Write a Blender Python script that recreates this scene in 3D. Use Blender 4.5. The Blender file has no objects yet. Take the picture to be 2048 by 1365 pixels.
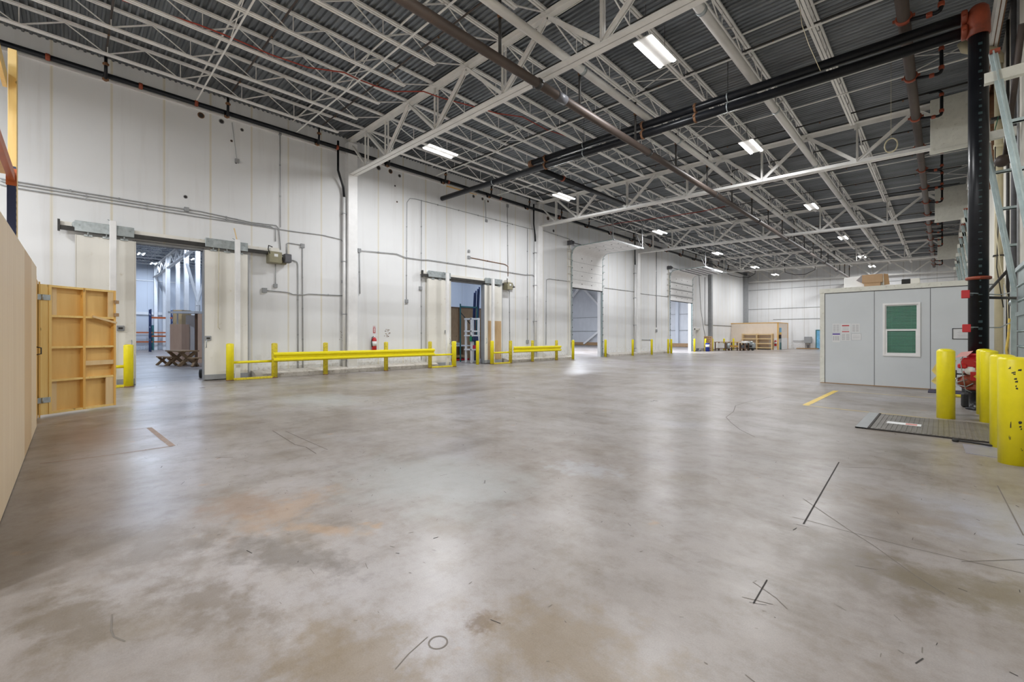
import bpy, math, random
from mathutils import Vector, Matrix
random.seed(7)
SC = bpy.context.scene
COL = SC.collection
# ------------------------------------------------------------------ camera
F = 871.4; YAW = math.radians(44.66); HOR = 673.0; EYE = 1.5
CS, SN = math.cos(YAW), math.sin(YAW)
cam = bpy.data.cameras.new('camera'); cam.sensor_width = 36; cam.lens = F/2048*36
cam.shift_y = -(682.5-HOR)/2048; cam.clip_start = .05; cam.clip_end = 300
co = bpy.data.objects.new('camera', cam); COL.objects.link(co)
co.location = (0, 0, EYE); co.rotation_euler = (math.pi/2, 0, YAW)
SC.camera = co
# ------------------------------------------------------------------ world + exposure
SC.view_settings.view_transform = 'Standard'; SC.view_settings.look = 'None'
SC.view_settings.gamma = 1.0; SC.view_settings.use_curve_mapping = False
SC.view_settings.exposure = 0.20
LAMP_W = 150.0          # watts of each light strip in the hall
w = bpy.data.worlds.new('world'); SC.world = w; w.use_nodes = True
w.node_tree.nodes['Background'].inputs[0].default_value = (.75, .85, 1, 1)
w.node_tree.nodes['Background'].inputs[1].default_value = .4
try:
    SC.cycles.max_bounces = 8; SC.cycles.diffuse_bounces = 4; SC.cycles.glossy_bounces = 3
    SC.cycles.sample_clamp_indirect = 4; SC.cycles.use_denoising = True; SC.cycles.use_adaptive_sampling = True; SC.cycles.adaptive_threshold = .02
except Exception: pass
# ------------------------------------------------------------------ photo geometry (places read off known planes)
def ray(px, py):
    a = (px-1024)/F; return Vector((a*CS-SN, a*SN+CS, (HOR-py)/F))
def XP(px, py, X): r = ray(px, py); return Vector((0, 0, EYE))+r*(X/r.x)
def YP(px, py, Y): r = ray(px, py); return Vector((0, 0, EYE))+r*(Y/r.y)
def ZP(px, py, Z): r = ray(px, py); return Vector((0, 0, EYE))+r*((Z-EYE)/r.z)
def DP(px, py, d): return Vector((0, 0, EYE))+ray(px, py)*d
def FL(px, py): return ZP(px, py, 0)
WX = -17.9                       # face of the left wall
RX = 1.15                        # face of the right wall
def roof(x): return 9.35-.027*x  # underside of the roof deck
GY = [-3.7, 8.3, 20.3, 32.5, 48.3, 60.2]
JX = [-16.36+1.57*k for k in range(12)]
# ------------------------------------------------------------------ mesh builder
class MB:
    def __init__(s): s.v = []; s.f = []; s.sm = []; s.mi = []; s.m = 0
    def add(s, vs, fs, sm=False):
        b = len(s.v); s.v += [tuple(x) for x in vs]
        for f in fs: s.f.append([b+i for i in f]); s.sm.append(sm); s.mi.append(s.m)
        return s
    def box(s, x0, x1, y0, y1, z0, z1):
        if x0 > x1: x0, x1 = x1, x0
        if y0 > y1: y0, y1 = y1, y0
        if z0 > z1: z0, z1 = z1, z0
        return s.add([(x0,y0,z0),(x1,y0,z0),(x1,y1,z0),(x0,y1,z0),(x0,y0,z1),(x1,y0,z1),(x1,y1,z1),(x0,y1,z1)],
                     [(0,3,2,1),(4,5,6,7),(0,1,5,4),(1,2,6,5),(2,3,7,6),(3,0,4,7)])
    def bbox(s, x0, x1, y0, y1, z0, z1, b=.01):     # bevelled box
        if x0 > x1: x0, x1 = x1, x0
        if y0 > y1: y0, y1 = y1, y0
        vs = []; fs = []
        for z, i in ((z0, b), (z0+b, 0), (z1-b, 0), (z1, b)):
            for (cx, cy, sx, sy) in ((x0,y0,1,1),(x1,y0,-1,1),(x1,y1,-1,-1),(x0,y1,1,-1)):
                if sx*sy > 0: o = [(cx+sx*i, cy+sy*(b+i)), (cx+sx*(b+i), cy+sy*i)]
                else: o = [(cx+sx*(b+i), cy+sy*i), (cx+sx*i, cy+sy*(b+i))]
                vs += [(p[0], p[1], z) for p in o]
        for k in range(3):
            for j in range(8):
                a = k*8+j; c = k*8+(j+1) % 8; fs.append((a, c, c+8, a+8))
        fs.append(tuple(range(7, -1, -1))); fs.append(tuple(range(24, 32)))
        return s.add(vs, fs)
    def beam(s, p, q, w, h, up=(0, 0, 1), off=(0, 0)):
        p = Vector(p); q = Vector(q); t = (q-p)
        if t.length < 1e-6: return s
        t.normalize(); u = Vector(up)
        if abs(t.dot(u)) > .999: u = Vector((1, 0, 0))
        r = t.cross(u).normalized(); u = r.cross(t).normalized()
        o = r*off[0]+u*off[1]; vs = []
        for c in (p, q):
            for a, b in ((-1,-1),(1,-1),(1,1),(-1,1)): vs.append(c+o+r*(a*w/2)+u*(b*h/2))
        return s.add(vs, [(0,3,2,1),(4,5,6,7),(0,1,5,4),(1,2,6,5),(2,3,7,6),(3,0,4,7)][::1])
    def path(s, pts, r, n=8, caps=True):
        pts = [Vector(p) for p in pts]; vs = []; fs = []; N = len(pts); u = None
        for i, p in enumerate(pts):
            t = ((pts[min(i+1, N-1)]-p).normalized()+(p-pts[max(i-1, 0)]).normalized())
            t = t.normalized() if t.length > 1e-6 else Vector((0, 0, 1))
            if u is None:
                u = Vector((0, 0, 1)) if abs(t.z) < .9 else Vector((1, 0, 0))
            rr = t.cross(u).normalized(); u = rr.cross(t).normalized()
            R = r[i] if isinstance(r, (list, tuple)) else r
            for k in range(n):
                a = 2*math.pi*k/n; vs.append(p+rr*math.cos(a)*R+u*math.sin(a)*R)
        for i in range(N-1):
            for k in range(n):
                fs.append((i*n+k, i*n+(k+1) % n, (i+1)*n+(k+1) % n, (i+1)*n+k))
        s.add(vs, fs, True)
        if caps:
            b = len(s.v)-len(vs)
            s.f.append([b+k for k in range(n-1, -1, -1)]); s.sm.append(False); s.mi.append(s.m)
            s.f.append([b+(N-1)*n+k for k in range(n)]); s.sm.append(False); s.mi.append(s.m)
        return s
    def tube(s, p, q, r, n=8): return s.path([p, q], r, n)
    def lathe(s, c, prof, n=16, axis='z'):            # prof: [(radius, height)]
        vs = []; fs = []
        for (r, h) in prof:
            for k in range(n):
                a = 2*math.pi*k/n; x, y = r*math.cos(a), r*math.sin(a)
                d = {'z': (x, y, h), 'x': (h, x, y), 'y': (y, h, x)}[axis]
                vs.append((c[0]+d[0], c[1]+d[1], c[2]+d[2]))
        for i in range(len(prof)-1):
            for k in range(n): fs.append((i*n+k, i*n+(k+1) % n, (i+1)*n+(k+1) % n, (i+1)*n+k))
        s.add(vs, fs, True); b = len(s.v)-len(vs)
        s.f.append([b+k for k in range(n-1, -1, -1)]); s.sm.append(False); s.mi.append(s.m)
        s.f.append([b+(len(prof)-1)*n+k for k in range(n)]); s.sm.append(False); s.mi.append(s.m)
        return s
    def poly(s, pts, d):                              # extruded polygon
        n = len(pts); d = Vector(d); a = [Vector(p) for p in pts]
        vs = a+[p+d for p in a]
        return s.add(vs, [tuple(range(n-1, -1, -1)), tuple(range(n, 2*n))]+[(i, (i+1) % n, n+(i+1) % n, n+i) for i in range(n)])
    def build(s, name, mat, parent=None, origin=None, smooth=False):
        if not isinstance(mat, (list, tuple)): mat = [mat]
        if parent is not None:
            root = parent
            while root.parent is not None: root = root.parent
            off = Vector(root.location)
        elif origin is not None: off = Vector(origin)
        else:
            xs = [p[0] for p in s.v]; ys = [p[1] for p in s.v]; zs = [p[2] for p in s.v]
            off = Vector(((min(xs)+max(xs))/2, (min(ys)+max(ys))/2, min(zs)))
        me = bpy.data.meshes.new(name)
        me.from_pydata([tuple(Vector(p)-off) for p in s.v], [], s.f)
        for m in mat: me.materials.append(m)
        for i, p in enumerate(me.polygons): p.use_smooth = s.sm[i]; p.material_index = s.mi[i]
        me.update()
        o = bpy.data.objects.new(name, me); COL.objects.link(o)
        if parent is not None: o.parent = parent
        else: o.location = off
        return o
def tag(o, label, cat=None, group=None, kind=None):
    if label: o['label'] = label
    if cat: o['category'] = cat
    if group: o['group'] = group
    if kind: o['kind'] = kind
    return o
def thing(name, loc, label, cat, group=None):
    o = bpy.data.objects.new(name, None); COL.objects.link(o); o.location = loc
    o.empty_display_size = .1
    return tag(o, label, cat, group)
def struct(o, label=None): o['kind'] = 'structure'; 
def S(mb, name, mat, label=None, origin=(0, 0, 0)):
    o = mb.build(name, mat, origin=origin); o['kind'] = 'structure'
    if label: o['label'] = label
    return o
def copy_tree(o, parent=None):
    c = o.copy(); COL.objects.link(c); c.parent = parent
    for ch in list(o.children): copy_tree(ch, c)
    return c
ORD = ['first','second','third','fourth','fifth','sixth','seventh','eighth','ninth','tenth','eleventh','twelfth','thirteenth','fourteenth','fifteenth','sixteenth','seventeenth','eighteenth','nineteenth','twentieth','twenty-first','twenty-second']
# ------------------------------------------------------------------ materials
def newmat(name):
    m = bpy.data.materials.new(name); m.use_nodes = True
    nt = m.node_tree; b = nt.nodes['Principled BSDF']; return m, nt, b
def N(nt, t, **k):
    n = nt.nodes.new(t)
    for a, v in k.items(): setattr(n, a, v)
    return n
def noise(nt, co, scale, det=4, rough=.5, mp=None):
    if mp:
        mpn = N(nt, 'ShaderNodeMapping'); mpn.inputs['Scale'].default_value = mp
        nt.links.new(co, mpn.inputs[0]); co = mpn.outputs[0]
    n = N(nt, 'ShaderNodeTexNoise'); n.inputs['Scale'].default_value = scale
    n.inputs['Detail'].default_value = det; n.inputs['Roughness'].default_value = rough
    nt.links.new(co, n.inputs['Vector']); return n.outputs['Fac']
def ramp(nt, fac, stops):
    r = N(nt, 'ShaderNodeValToRGB'); e = r.color_ramp.elements
    while len(e) < len(stops): e.new(.5)
    for i, (p, c) in enumerate(stops):
        e[i].position = p; e[i].color = (*c, 1) if len(c) == 3 else c
    nt.links.new(fac, r.inputs[0]); return r.outputs[0]
def mix(nt, fac, a, b, mode='MIX'):
    m = N(nt, 'ShaderNodeMix', data_type='RGBA', blend_type=mode)
    for s, v in ((m.inputs[0], fac), (m.inputs[6], a), (m.inputs[7], b)):
        if isinstance(v, (int, float)): s.default_value = v
        elif isinstance(v, tuple): s.default_value = (*v, 1)
        else: nt.links.new(v, s)
    return m.outputs[2]
def math_(nt, op, a, b=0., c=None):
    m = N(nt, 'ShaderNodeMath', operation=op)
    for i, v in enumerate((a, b) if c is None else (a, b, c)):
        if isinstance(v, (int, float)): m.inputs[i].default_value = v
        else: nt.links.new(v, m.inputs[i])
    return m.outputs[0]
def coords(nt): return N(nt, 'ShaderNodeTexCoord').outputs['Object']
def bump(nt, b, h, dist=.01, strength=.5):
    n = N(nt, 'ShaderNodeBump'); n.inputs['Distance'].default_value = dist; n.inputs['Strength'].default_value = strength
    nt.links.new(h, n.inputs['Height']); nt.links.new(n.outputs[0], b.inputs['Normal'])
def paint(name, col, rough=.5, metal=0., var=.08, scale=4., dirt=None, dirt_amt=.5, mp=None, spec=.5):
    m, nt, b = newmat(name); c = coords(nt)
    f = noise(nt, c, scale, 5, .6, mp)
    lo = tuple(x*(1-var) for x in col); hi = tuple(min(1, x*(1+var)) for x in col)
    out = ramp(nt, f, [(.3, lo), (.7, hi)])
    if dirt:
        g = noise(nt, c, scale*2.3, 8, .7)
        g2 = ramp(nt, g, [(.62-.12*dirt_amt, (0, 0, 0)), (.8-.12*dirt_amt, (1, 1, 1))])
        out = mix(nt, g2, out, dirt)
    nt.links.new(out, b.inputs['Base Color'])
    b.inputs['Roughness'].default_value = rough; b.inputs['Metallic'].default_value = metal
    b.inputs['Specular IOR Level'].default_value = spec
    return m
def wood(name, a, c2, grain=(1, 1, .08), scale=14, rough=.55, knots=False):
    m, nt, b = newmat(name); c = coords(nt)
    f = noise(nt, c, scale, 6, .6, grain)
    out = ramp(nt, f, [(.25, a), (.75, c2)])
    big = noise(nt, c, 1.3, 2)
    out = mix(nt, math_(nt, 'MULTIPLY', big, .35), out, tuple(x*.8 for x in a))
    if knots:
        k = noise(nt, c, 7, 2, .4, (1, 1, .5))
        kk = ramp(nt, k, [(.70, (0, 0, 0)), (.74, (1, 1, 1))])
        out = mix(nt, kk, out, tuple(x*.5 for x in a))
    nt.links.new(out, b.inputs['Base Color']); b.inputs['Roughness'].default_value = rough
    return m
def emis(name, col, st):
    m, nt, b = newmat(name); b.inputs['Base Color'].default_value = (*col, 1)
    b.inputs['Emission Color'].default_value = (*col, 1); b.inputs['Emission Strength'].default_value = st
    return m
def concrete():
    m, nt, b = newmat('polished_concrete'); c = coords(nt)
    n1 = noise(nt, c, .33, 9, .62)
    base = ramp(nt, n1, [(.28, (.185, .150, .126)), (.42, (.262, .232, .212)), (.56, (.318, .294, .284)), (.74, (.370, .356, .366))])
    n2 = noise(nt, c, 1.5, 8, .7, (.35, 1.3, 1)); n3 = noise(nt, c, 1.5, 8, .7, (1.3, .3, 1))
    msk = noise(nt, c, .25, 2)
    st = mix(nt, ramp(nt, msk, [(.42, (0,0,0)), (.58, (1,1,1))]), n2, n3)
    stc = ramp(nt, st, [(.36, (.74, .72, .69)), (.5, (1, 1, 1)), (.66, (1.0, 1.0, 1.0))])
    out = mix(nt, .75, base, stc, 'MULTIPLY')
    m1 = noise(nt, c, 5.5, 9, .72); out = mix(nt, .8, out, ramp(nt, m1, [(.32, (.78, .74, .68)), (.5, (1, 1, 1)), (.68, (1.10, 1.10, 1.10))]), 'MULTIPLY')
    m2 = noise(nt, c, 1.15, 7, .68); out = mix(nt, .7, out, ramp(nt, m2, [(.36, (.72, .66, .57)), (.50, (1, 1, 1)), (.66, (1.06, 1.06, 1.08))]), 'MULTIPLY')
    # brown and orange stains, dark scuffs, pale blue patches
    s1 = noise(nt, c, .8, 6, .55); out = mix(nt, math_(nt, 'MULTIPLY', ramp(nt, s1, [(.60, (0,0,0)), (.72, (1,1,1))]), .45), out, (.20, .165, .115))
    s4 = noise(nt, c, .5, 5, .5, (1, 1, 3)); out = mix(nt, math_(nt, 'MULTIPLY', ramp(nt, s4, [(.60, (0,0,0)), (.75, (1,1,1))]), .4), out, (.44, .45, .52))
    s2 = noise(nt, c, 2.6, 3, .5); out = mix(nt, math_(nt, 'MULTIPLY', ramp(nt, s2, [(.70, (0,0,0)), (.76, (1,1,1))]), .45), out, (.40, .24, .11))
    s3 = noise(nt, c, 11, 2, .3, (.45, 1, 1)); out = mix(nt, math_(nt, 'MULTIPLY', ramp(nt, s3, [(.80, (0,0,0)), (.83, (1,1,1))]), .5), out, (.10, .09, .08))
    def stain_or_sheen(px, py, rx, ry, col, amt, ang=0., wob=.9):
        nonlocal out
        p = FL(px, py); mp = N(nt, 'ShaderNodeMapping', vector_type='TEXTURE'); mp.inputs['Location'].default_value = (p.x, p.y, 0)
        mp.inputs['Rotation'].default_value = (0, 0, ang); mp.inputs['Scale'].default_value = (rx, ry, 1); nt.links.new(c, mp.inputs[0])
        ln = N(nt, 'ShaderNodeVectorMath', operation='LENGTH'); nt.links.new(mp.outputs[0], ln.inputs[0])
        v = math_(nt, 'ADD', ln.outputs['Value'], math_(nt, 'MULTIPLY', math_(nt, 'SUBTRACT', noise(nt, c, 3.2/max(rx, ry), 7, .65), .5), wob*2))
        k = ramp(nt, v, [(.35, (1, 1, 1)), (1.0, (0, 0, 0))])
        out = mix(nt, math_(nt, 'MULTIPLY', k, amt), out, col)
    stain_or_sheen(570, 1020, .30, .62, (.36, .24, .15), .5, .5, 1.5); stain_or_sheen(650, 1060, .10, .42, (.38, .25, .15), .5, -1.0, 1.2)
    stain_or_sheen(480, 1010, .45, .35, (.25, .17, .12), .6, .3, 1.2); stain_or_sheen(560, 1110, .22, .75, (.12, .105, .09), .6, -1.15, 1.6)
    stain_or_sheen(965, 1245, .10, .12, (.13, .085, .05), .75); stain_or_sheen(420, 1210, .22, .55, (.15, .12, .09), .6, -1.2, 1.6)
    stain_or_sheen(300, 1090, .4, .7, (.16, .13, .10), .45, -1.1, 1.8); stain_or_sheen(140, 1240, .22, .5, (.14, .11, .075), .6, -1.3, 1.6)
    stain_or_sheen(1990, 1050, .55, .9, (.38, .39, .45), .7, .2, .5); stain_or_sheen(1170, 938, .5, .3, (.40, .42, .47), .4, .2, 1.5); stain_or_sheen(880, 960, 1.3, 1.0, (.36, .38, .38), .55, .2, .9)
    stain_or_sheen(1720, 1130, .5, .6, (.15, .125, .10), .5, .6, 1.6); stain_or_sheen(1950, 1180, .6, .35, (.17, .14, .09), .6, .3, 1.6); stain_or_sheen(1120, 1290, .6, .4, (.22, .165, .10), .55, .3, 1.4)
    stain_or_sheen(700, 1330, .5, .4, (.20, .15, .09), .55, .3, 1.5); stain_or_sheen(1800, 1010, .5, .8, (.22, .17, .12), .4, 1.2, 1.6); stain_or_sheen(640, 800, 1.6, 1.0, (.40, .42, .42), .6, .3, .8)
    stain_or_sheen(600, 770, 1.2, .5, (.17, .16, .16), .45, 1.3, 1.2); stain_or_sheen(200, 870, 1.2, .6, (.24, .18, .155), .6, .2, .9); stain_or_sheen(1430, 730, 9, 1.6, (.42, .38, .43), .5, .35, .8)  # the last, broad lilac patch paints reflected light onto the far floor
    sp = noise(nt, c, 130, 2, .5); out = mix(nt, .28, out, ramp(nt, sp, [(.3, (.72,.72,.72)), (.7, (1.2,1.2,1.2))]), 'MULTIPLY')
    nt.links.new(out, b.inputs['Base Color'])
    r = ramp(nt, noise(nt, c, .9, 7, .65), [(.3, (.40,)*3), (.7, (.27,)*3)])
    nt.links.new(r, b.inputs['Roughness']); b.inputs['Specular IOR Level'].default_value = .36
    bump(nt, b, noise(nt, c, 1.1, 4), .01, .25)
    return m
def wallpaint(name, base=(.80, .81, .82), seam=(.70, .62, .42), pitch=1.253, y0=-.39, axis=1, seams=True, grime=.25):
    m, nt, b = newmat(name); c = coords(nt)
    sx = N(nt, 'ShaderNodeSeparateXYZ'); nt.links.new(c, sx.inputs[0])
    n1 = noise(nt, c, .35, 5, .55)
    out = ramp(nt, n1, [(.3, tuple(x*.93 for x in base)), (.65, base)])
    st = noise(nt, c, 3.0, 6, .6, (1, 1, .06) )
    out = mix(nt, math_(nt, 'MULTIPLY', ramp(nt, st, [(.52, (0,0,0)), (.75, (1,1,1))]), grime), out, (.50, .46, .42))
    dt = noise(nt, c, 9, 6, .6); lowz = math_(nt, 'SUBTRACT', 1.0, math_(nt, 'MULTIPLY', sx.outputs[2], 1.1)); 
    scf = math_(nt, 'MULTIPLY', ramp(nt, dt, [(.5, (0,0,0)), (.62, (1,1,1))]), math_(nt, 'MAXIMUM', lowz, 0.0))
    out = mix(nt, math_(nt, 'MULTIPLY', scf, .55), out, (.33, .27, .22))
    if seams:
        y = math_(nt, 'DIVIDE', math_(nt, 'SUBTRACT', sx.outputs[axis], y0), pitch)
        fr = math_(nt, 'ABSOLUTE', math_(nt, 'SUBTRACT', math_(nt, 'FRACT', math_(nt, 'ADD', y, .5)), .5))
        ln = ramp(nt, fr, [(0, (1, 1, 1)), (.019, (.85,)*3), (.032, (0, 0, 0))])
        br = noise(nt, c, 1.7, 5, .6, (1, 1, .5))
        out = mix(nt, math_(nt, 'MULTIPLY', ln, math_(nt, 'MULTIPLY', br, .95)), out, seam)
        ln2 = ramp(nt, fr, [(0, (1, 1, 1)), (.005, (0, 0, 0))])
        out = mix(nt, math_(nt, 'MULTIPLY', ln2, .4), out, (.3, .28, .24))
    nt.links.new(out, b.inputs['Base Color']); b.inputs['Roughness'].default_value = .55
    return m
M = {}
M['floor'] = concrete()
M['wall'] = wallpaint('insulated_wall_panels')
M['wallf'] = wallpaint('far_wall_panels', pitch=1.25, axis=0, seam=(.55, .52, .47), grime=.35)
M['wallr'] = wallpaint('right_wall_panels', base=(.74, .71, .62), seam=(.42, .36, .26), pitch=.62, grime=.6)
M['wallb'] = wallpaint('inner_wall_panels', base=(.66, .70, .76), seam=(.5, .52, .55), grime=.15)
M['wallc'] = wallpaint('side_hall_panels', base=(.80, .82, .86), seam=(.6, .62, .65), grime=.1)
M['curb'] = paint('painted_concrete_curb', (.56, .53, .49), .7, var=.12, scale=3, dirt=(.25, .21, .17), dirt_amt=.8)
M['white'] = paint('white_steel_paint', (.82, .81, .785), .45, var=.07, scale=3)
M['white2'] = paint('clean_white_paint', (.84, .84, .84), .4, var=.04)
M['cream'] = paint('cream_door_paint', (.78, .76, .70), .45, var=.06, scale=1.2, dirt=(.50, .42, .28), dirt_amt=.15, mp=(1, 1, .2))
M['deck'] = paint('galvanised_deck', (.165, .18, .195), .36, .5, var=.35, scale=1.3, mp=(.35, 2, 1))
M['decki'] = paint('galvanised_deck_inner', (.25, .27, .30), .45, .3, var=.3, scale=1.5)
M['galv'] = paint('galvanised_steel', (.40, .44, .45), .38, .6, var=.2, scale=9)
M['galvg'] = paint('galvanised_track', (.42, .50, .50), .35, .5, var=.12, scale=6)
M['conduit'] = paint('grey_conduit', (.38, .39, .40), .5, .3, var=.15)
M['black'] = paint('black_pipe', (.010, .011, .014), .30, 0, var=.3, scale=5, spec=.25)
M['brown'] = paint('old_brown_pipe', (.070, .052, .044), .5, .1, var=.35, scale=1.2, mp=(1, .3, 1), dirt=(.15, .095, .06), dirt_amt=.3)
M['dark'] = paint('dark_steel', (.04, .038, .036), .5, .3, var=.3)
M['orange'] = paint('orange_coupling', (.26, .05, .02), .5, 0, var=.3)
M['rust'] = paint('rusty_steel', (.20, .10, .05), .8, 0, var=.3, dirt=(.05, .035, .03))
M['yellow'] = paint('yellow_guard_paint', (.84, .72, .010), .33, 0, var=.05, scale=6)
M['yellowd'] = paint('worn_yellow_paint', (.70, .58, .03), .45, 0, var=.1, scale=8, dirt=(.24, .13, .05), dirt_amt=.9)
M['insul'] = paint('painted_drain_pipe', (.68, .67, .65), .45, .1, var=.18, scale=1.5, mp=(1, .25, 1))
M['red'] = paint('red_paint', (.50, .015, .02), .4, var=.1)
M['redw'] = paint('red_valve', (.42, .05, .025), .45, var=.4, scale=14)
M['redcable'] = paint('red_cable', (.38, .05, .03), .5)
M['ply'] = wood('light_plywood', (.80, .62, .41), (.87, .71, .50), (3, 3, .12), 4, .5)
M['ply2'] = wood('yellow_plywood', (.76, .46, .14), (.84, .56, .20), (1, 1, .10), 9, .45)
M['pine'] = wood('yellow_pine', (.84, .56, .17), (.92, .70, .29), (1, 1, .08), 12, .45, True)
M['pine2'] = wood('orange_pine', (.76, .42, .10), (.84, .54, .16), (1, 1, .08), 12, .45, True)
M['pale'] = wood('pale_pine', (.72, .50, .24), (.80, .62, .36), (1, 1, .1), 10, .5)
M['pinkply'] = wood('pinkish_plywood', (.80, .52, .36), (.88, .62, .45), (1, 1, .3), 6, .6)
M['knotty'] = wood('knotty_tan_plywood', (.48, .31, .15), (.66, .48, .28), (1, 1, .2), 8, .55, True)
M['osb'] = wood('plywood_brown', (.33, .20, .10), (.46, .30, .16), (1, 1, .3), 12, .6, True)
M['dwood'] = wood('dark_wood', (.13, .07, .04), (.20, .11, .06), (1, 1, .2), 12, .6)
M['booth'] = wood('booth_plywood', (.82, .71, .60), (.88, .78, .68), (1, 1, .4), 3, .6)
M['office'] = paint('office_panel_paint', (.63, .665, .69), .5, var=.04, scale=.8)
M['officet'] = paint('office_trim_paint', (.74, .74, .67), .6, var=.08, dirt=(.4, .38, .3), dirt_amt=.3)
M['blue'] = paint('blue_rack_paint', (.015, .03, .10), .4)
M['teal'] = paint('teal_rack_paint', (.02, .13, .14), .4)
M['rackor'] = paint('orange_rack_paint', (.50, .12, .03), .4)
M['olive'] = paint('olive_operator_box', (.27, .25, .16), .5, var=.12)
M['greyb'] = paint('grey_box', (.30, .31, .32), .5)
M['dgrey'] = paint('dark_grey_motor', (.10, .10, .11), .5, var=.2)
M['plate'] = paint('tread_plate_steel', (.21, .195, .18), .45, .4, var=.2, scale=3, dirt=(.1, .09, .08), dirt_amt=.4)
M['patch'] = paint('blue_grey_floor_plate', (.36, .36, .43), .35, .3, var=.12)
M['rubber'] = paint('black_rubber', (.02, .02, .02), .7)
M['card'] = paint('cardboard', (.50, .33, .19), .7, var=.06)
M['paper'] = paint('white_paper', (.74, .75, .76), .6, var=.02)
M['ink'] = paint('grey_print', (.42, .42, .44), .6)
M['inkred'] = paint('red_print', (.5, .03, .04), .6)
M['inkblue'] = paint('purple_print', (.12, .07, .35), .6)
M['pvc'] = paint('cream_pvc_pipe', (.62, .56, .38), .4, var=.07, scale=3)
M['cut'] = paint('dark_saw_cut', (.035, .03, .028), .8)
M['cutf'] = paint('faint_crack', (.17, .15, .13), .7)
M['tape'] = paint('yellow_floor_paint', (.68, .48, .08), .5, var=.15, dirt=(.4, .37, .3), dirt_amt=.6)
M['tapef'] = paint('faded_yellow_line', (.66, .52, .20), .5, var=.15, dirt=(.38, .34, .3), dirt_amt=.2)
M['tapeb'] = paint('faded_brown_tape', (.33, .245, .20), .6, var=.15, dirt=(.38, .34, .3), dirt_amt=.9)
M['bluedoor'] = paint('light_blue_door', (.16, .42, .66), .45, var=.25, scale=3)
M['bluep'] = paint('deep_blue', (.01, .03, .25), .4)
M['blind'] = paint('green_tinted_blind', (.72, .86, .80), .5)
M['inside'] = paint('unlit_office_green', (.02, .035, .03), .7)
M['glow'] = emis('light_strip', (1, 1, 1), 14)
M['glowb'] = emis('light_strip_cool', (.9, .95, 1), 14)
def glassmat():
    m = bpy.data.materials.new('window_glass'); m.use_nodes = True; nt = m.node_tree; nt.nodes.clear()
    o = N(nt, 'ShaderNodeOutputMaterial'); t = N(nt, 'ShaderNodeBsdfTransparent'); g = N(nt, 'ShaderNodeBsdfGlossy'); x = N(nt, 'ShaderNodeMixShader'); f = N(nt, 'ShaderNodeFresnel')
    t.inputs[0].default_value = (.66, .88, .80, 1); g.inputs['Roughness'].default_value = .02; f.inputs[0].default_value = 1.55
    nt.links.new(f.outputs[0], x.inputs[0]); nt.links.new(t.outputs[0], x.inputs[1]); nt.links.new(g.outputs[0], x.inputs[2]); nt.links.new(x.outputs[0], o.inputs[0])
    return m
M['glass'] = glassmat()
# ------------------------------------------------------------------ lamps in the hall
def lamp(x, y, z, label, group, power=LAMP_W, rot=False, col=(.975, .985, 1), gm='glow'):
    t = thing('linear_ceiling_light', (x, y, z), label, 'light', group)
    L, W = 1.30, .075; lx, ly = (L, W) if rot else (W, L)
    for s in (-1, 1):
        ox, oy = ((0, s*.18) if rot else (s*.18, 0))
        MB().bbox(x+ox-lx/2, x+ox+lx/2, y+oy-ly/2, y+oy+ly/2, z, z+.03, .006).build('light_strip', M[gm], t)
        d = bpy.data.lights.new('strip_light', 'AREA'); d.shape = 'RECTANGLE'; d.size = lx; d.size_y = ly
        d.energy = power; d.color = col
        o = bpy.data.objects.new('strip_light', d); COL.objects.link(o); o.parent = t; o.location = (ox, oy, -.012)
    hx, hy = (L/2+.03, .25) if rot else (.25, L/2+.03)
    b = MB(); b.bbox(x-hx, x+hx, y-hy, y+hy, z+.03, z+.06, .008); b.bbox(x-hx*.5, x+hx*.5, y-hy*.5, y+hy*.5, z+.06, z+.11, .01)
    b.build('housing', M['white'], t)
    h = MB(); top = roof(x)-.02
    for s in (-1, 1):
        a = (x+s*.5, y) if rot else (x, y+s*.5)
        MB().tube((a[0], a[1], z+.06), (a[0], a[1], top), .006, 5).build('hanger_wire', M['dark'], t)
    return t
rowY = [9.9, 17.5, 28.0, 38.6, 49.0, 56.5]
near = ['nearest to the camera', 'second from the camera', 'third from the camera', 'fourth from the camera', 'fifth from the camera', 'farthest away']
for k, y in enumerate(rowY):
    lamp(-13.6, y, 8.52, 'lit twin strip ceiling light in the row nearer the left wall, %s' % near[k], 'twin strip lights in the left row')
    lamp(-5.07, y+.3, 8.53, 'lit twin strip ceiling light in the right-hand row, %s' % near[k], 'twin strip lights in the right row')
for (x, y) in ((-5.07, -1.6), (-5.07, -9), (-13.6, -5.5), (-13.6, -11), (-.6, -6)):  # fill lights added out of view to brighten the near end
    lamp(x, y, 8.53, 'added unseen fill light behind the camera, shaped as a twin strip', 'added fill lights behind the camera', LAMP_W*1.6)
# ================================================================== SHELL
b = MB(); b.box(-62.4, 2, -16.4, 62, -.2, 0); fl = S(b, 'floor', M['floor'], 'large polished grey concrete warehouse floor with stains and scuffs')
DO = [(1.40, 3.18, 4.42), (13.64, 15.93, 4.34), (23.74, 27.35, 5.2), (38.6, 43.5, 5.2), (44.5, 45.5, 2.15)]   # openings (y0, y1, top)
b = MB(); y = -16.0; T = .22
for (a, c, h) in DO:
    b.box(WX-T, WX, y, a, 0, 9.9); b.box(WX-T, WX, a, c, h, 9.9); y = c
b.box(WX-T, WX, y, 61.3, 0, 9.9)
S(b, 'wall_left', M['wall'], 'tall white insulated panel wall with yellowed vertical seams')
b = MB(); b.box(WX-T, 1.55, 61, 61.4, 0, 9.9); S(b, 'wall_far', M['wallf'], 'white panel wall at the far end of the hall')
b = MB(); b.box(WX-T, 1.55, -16.4, -16, 0, 9.9); S(b, 'wall_rear', M['wallf'], 'white wall behind the camera')
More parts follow.
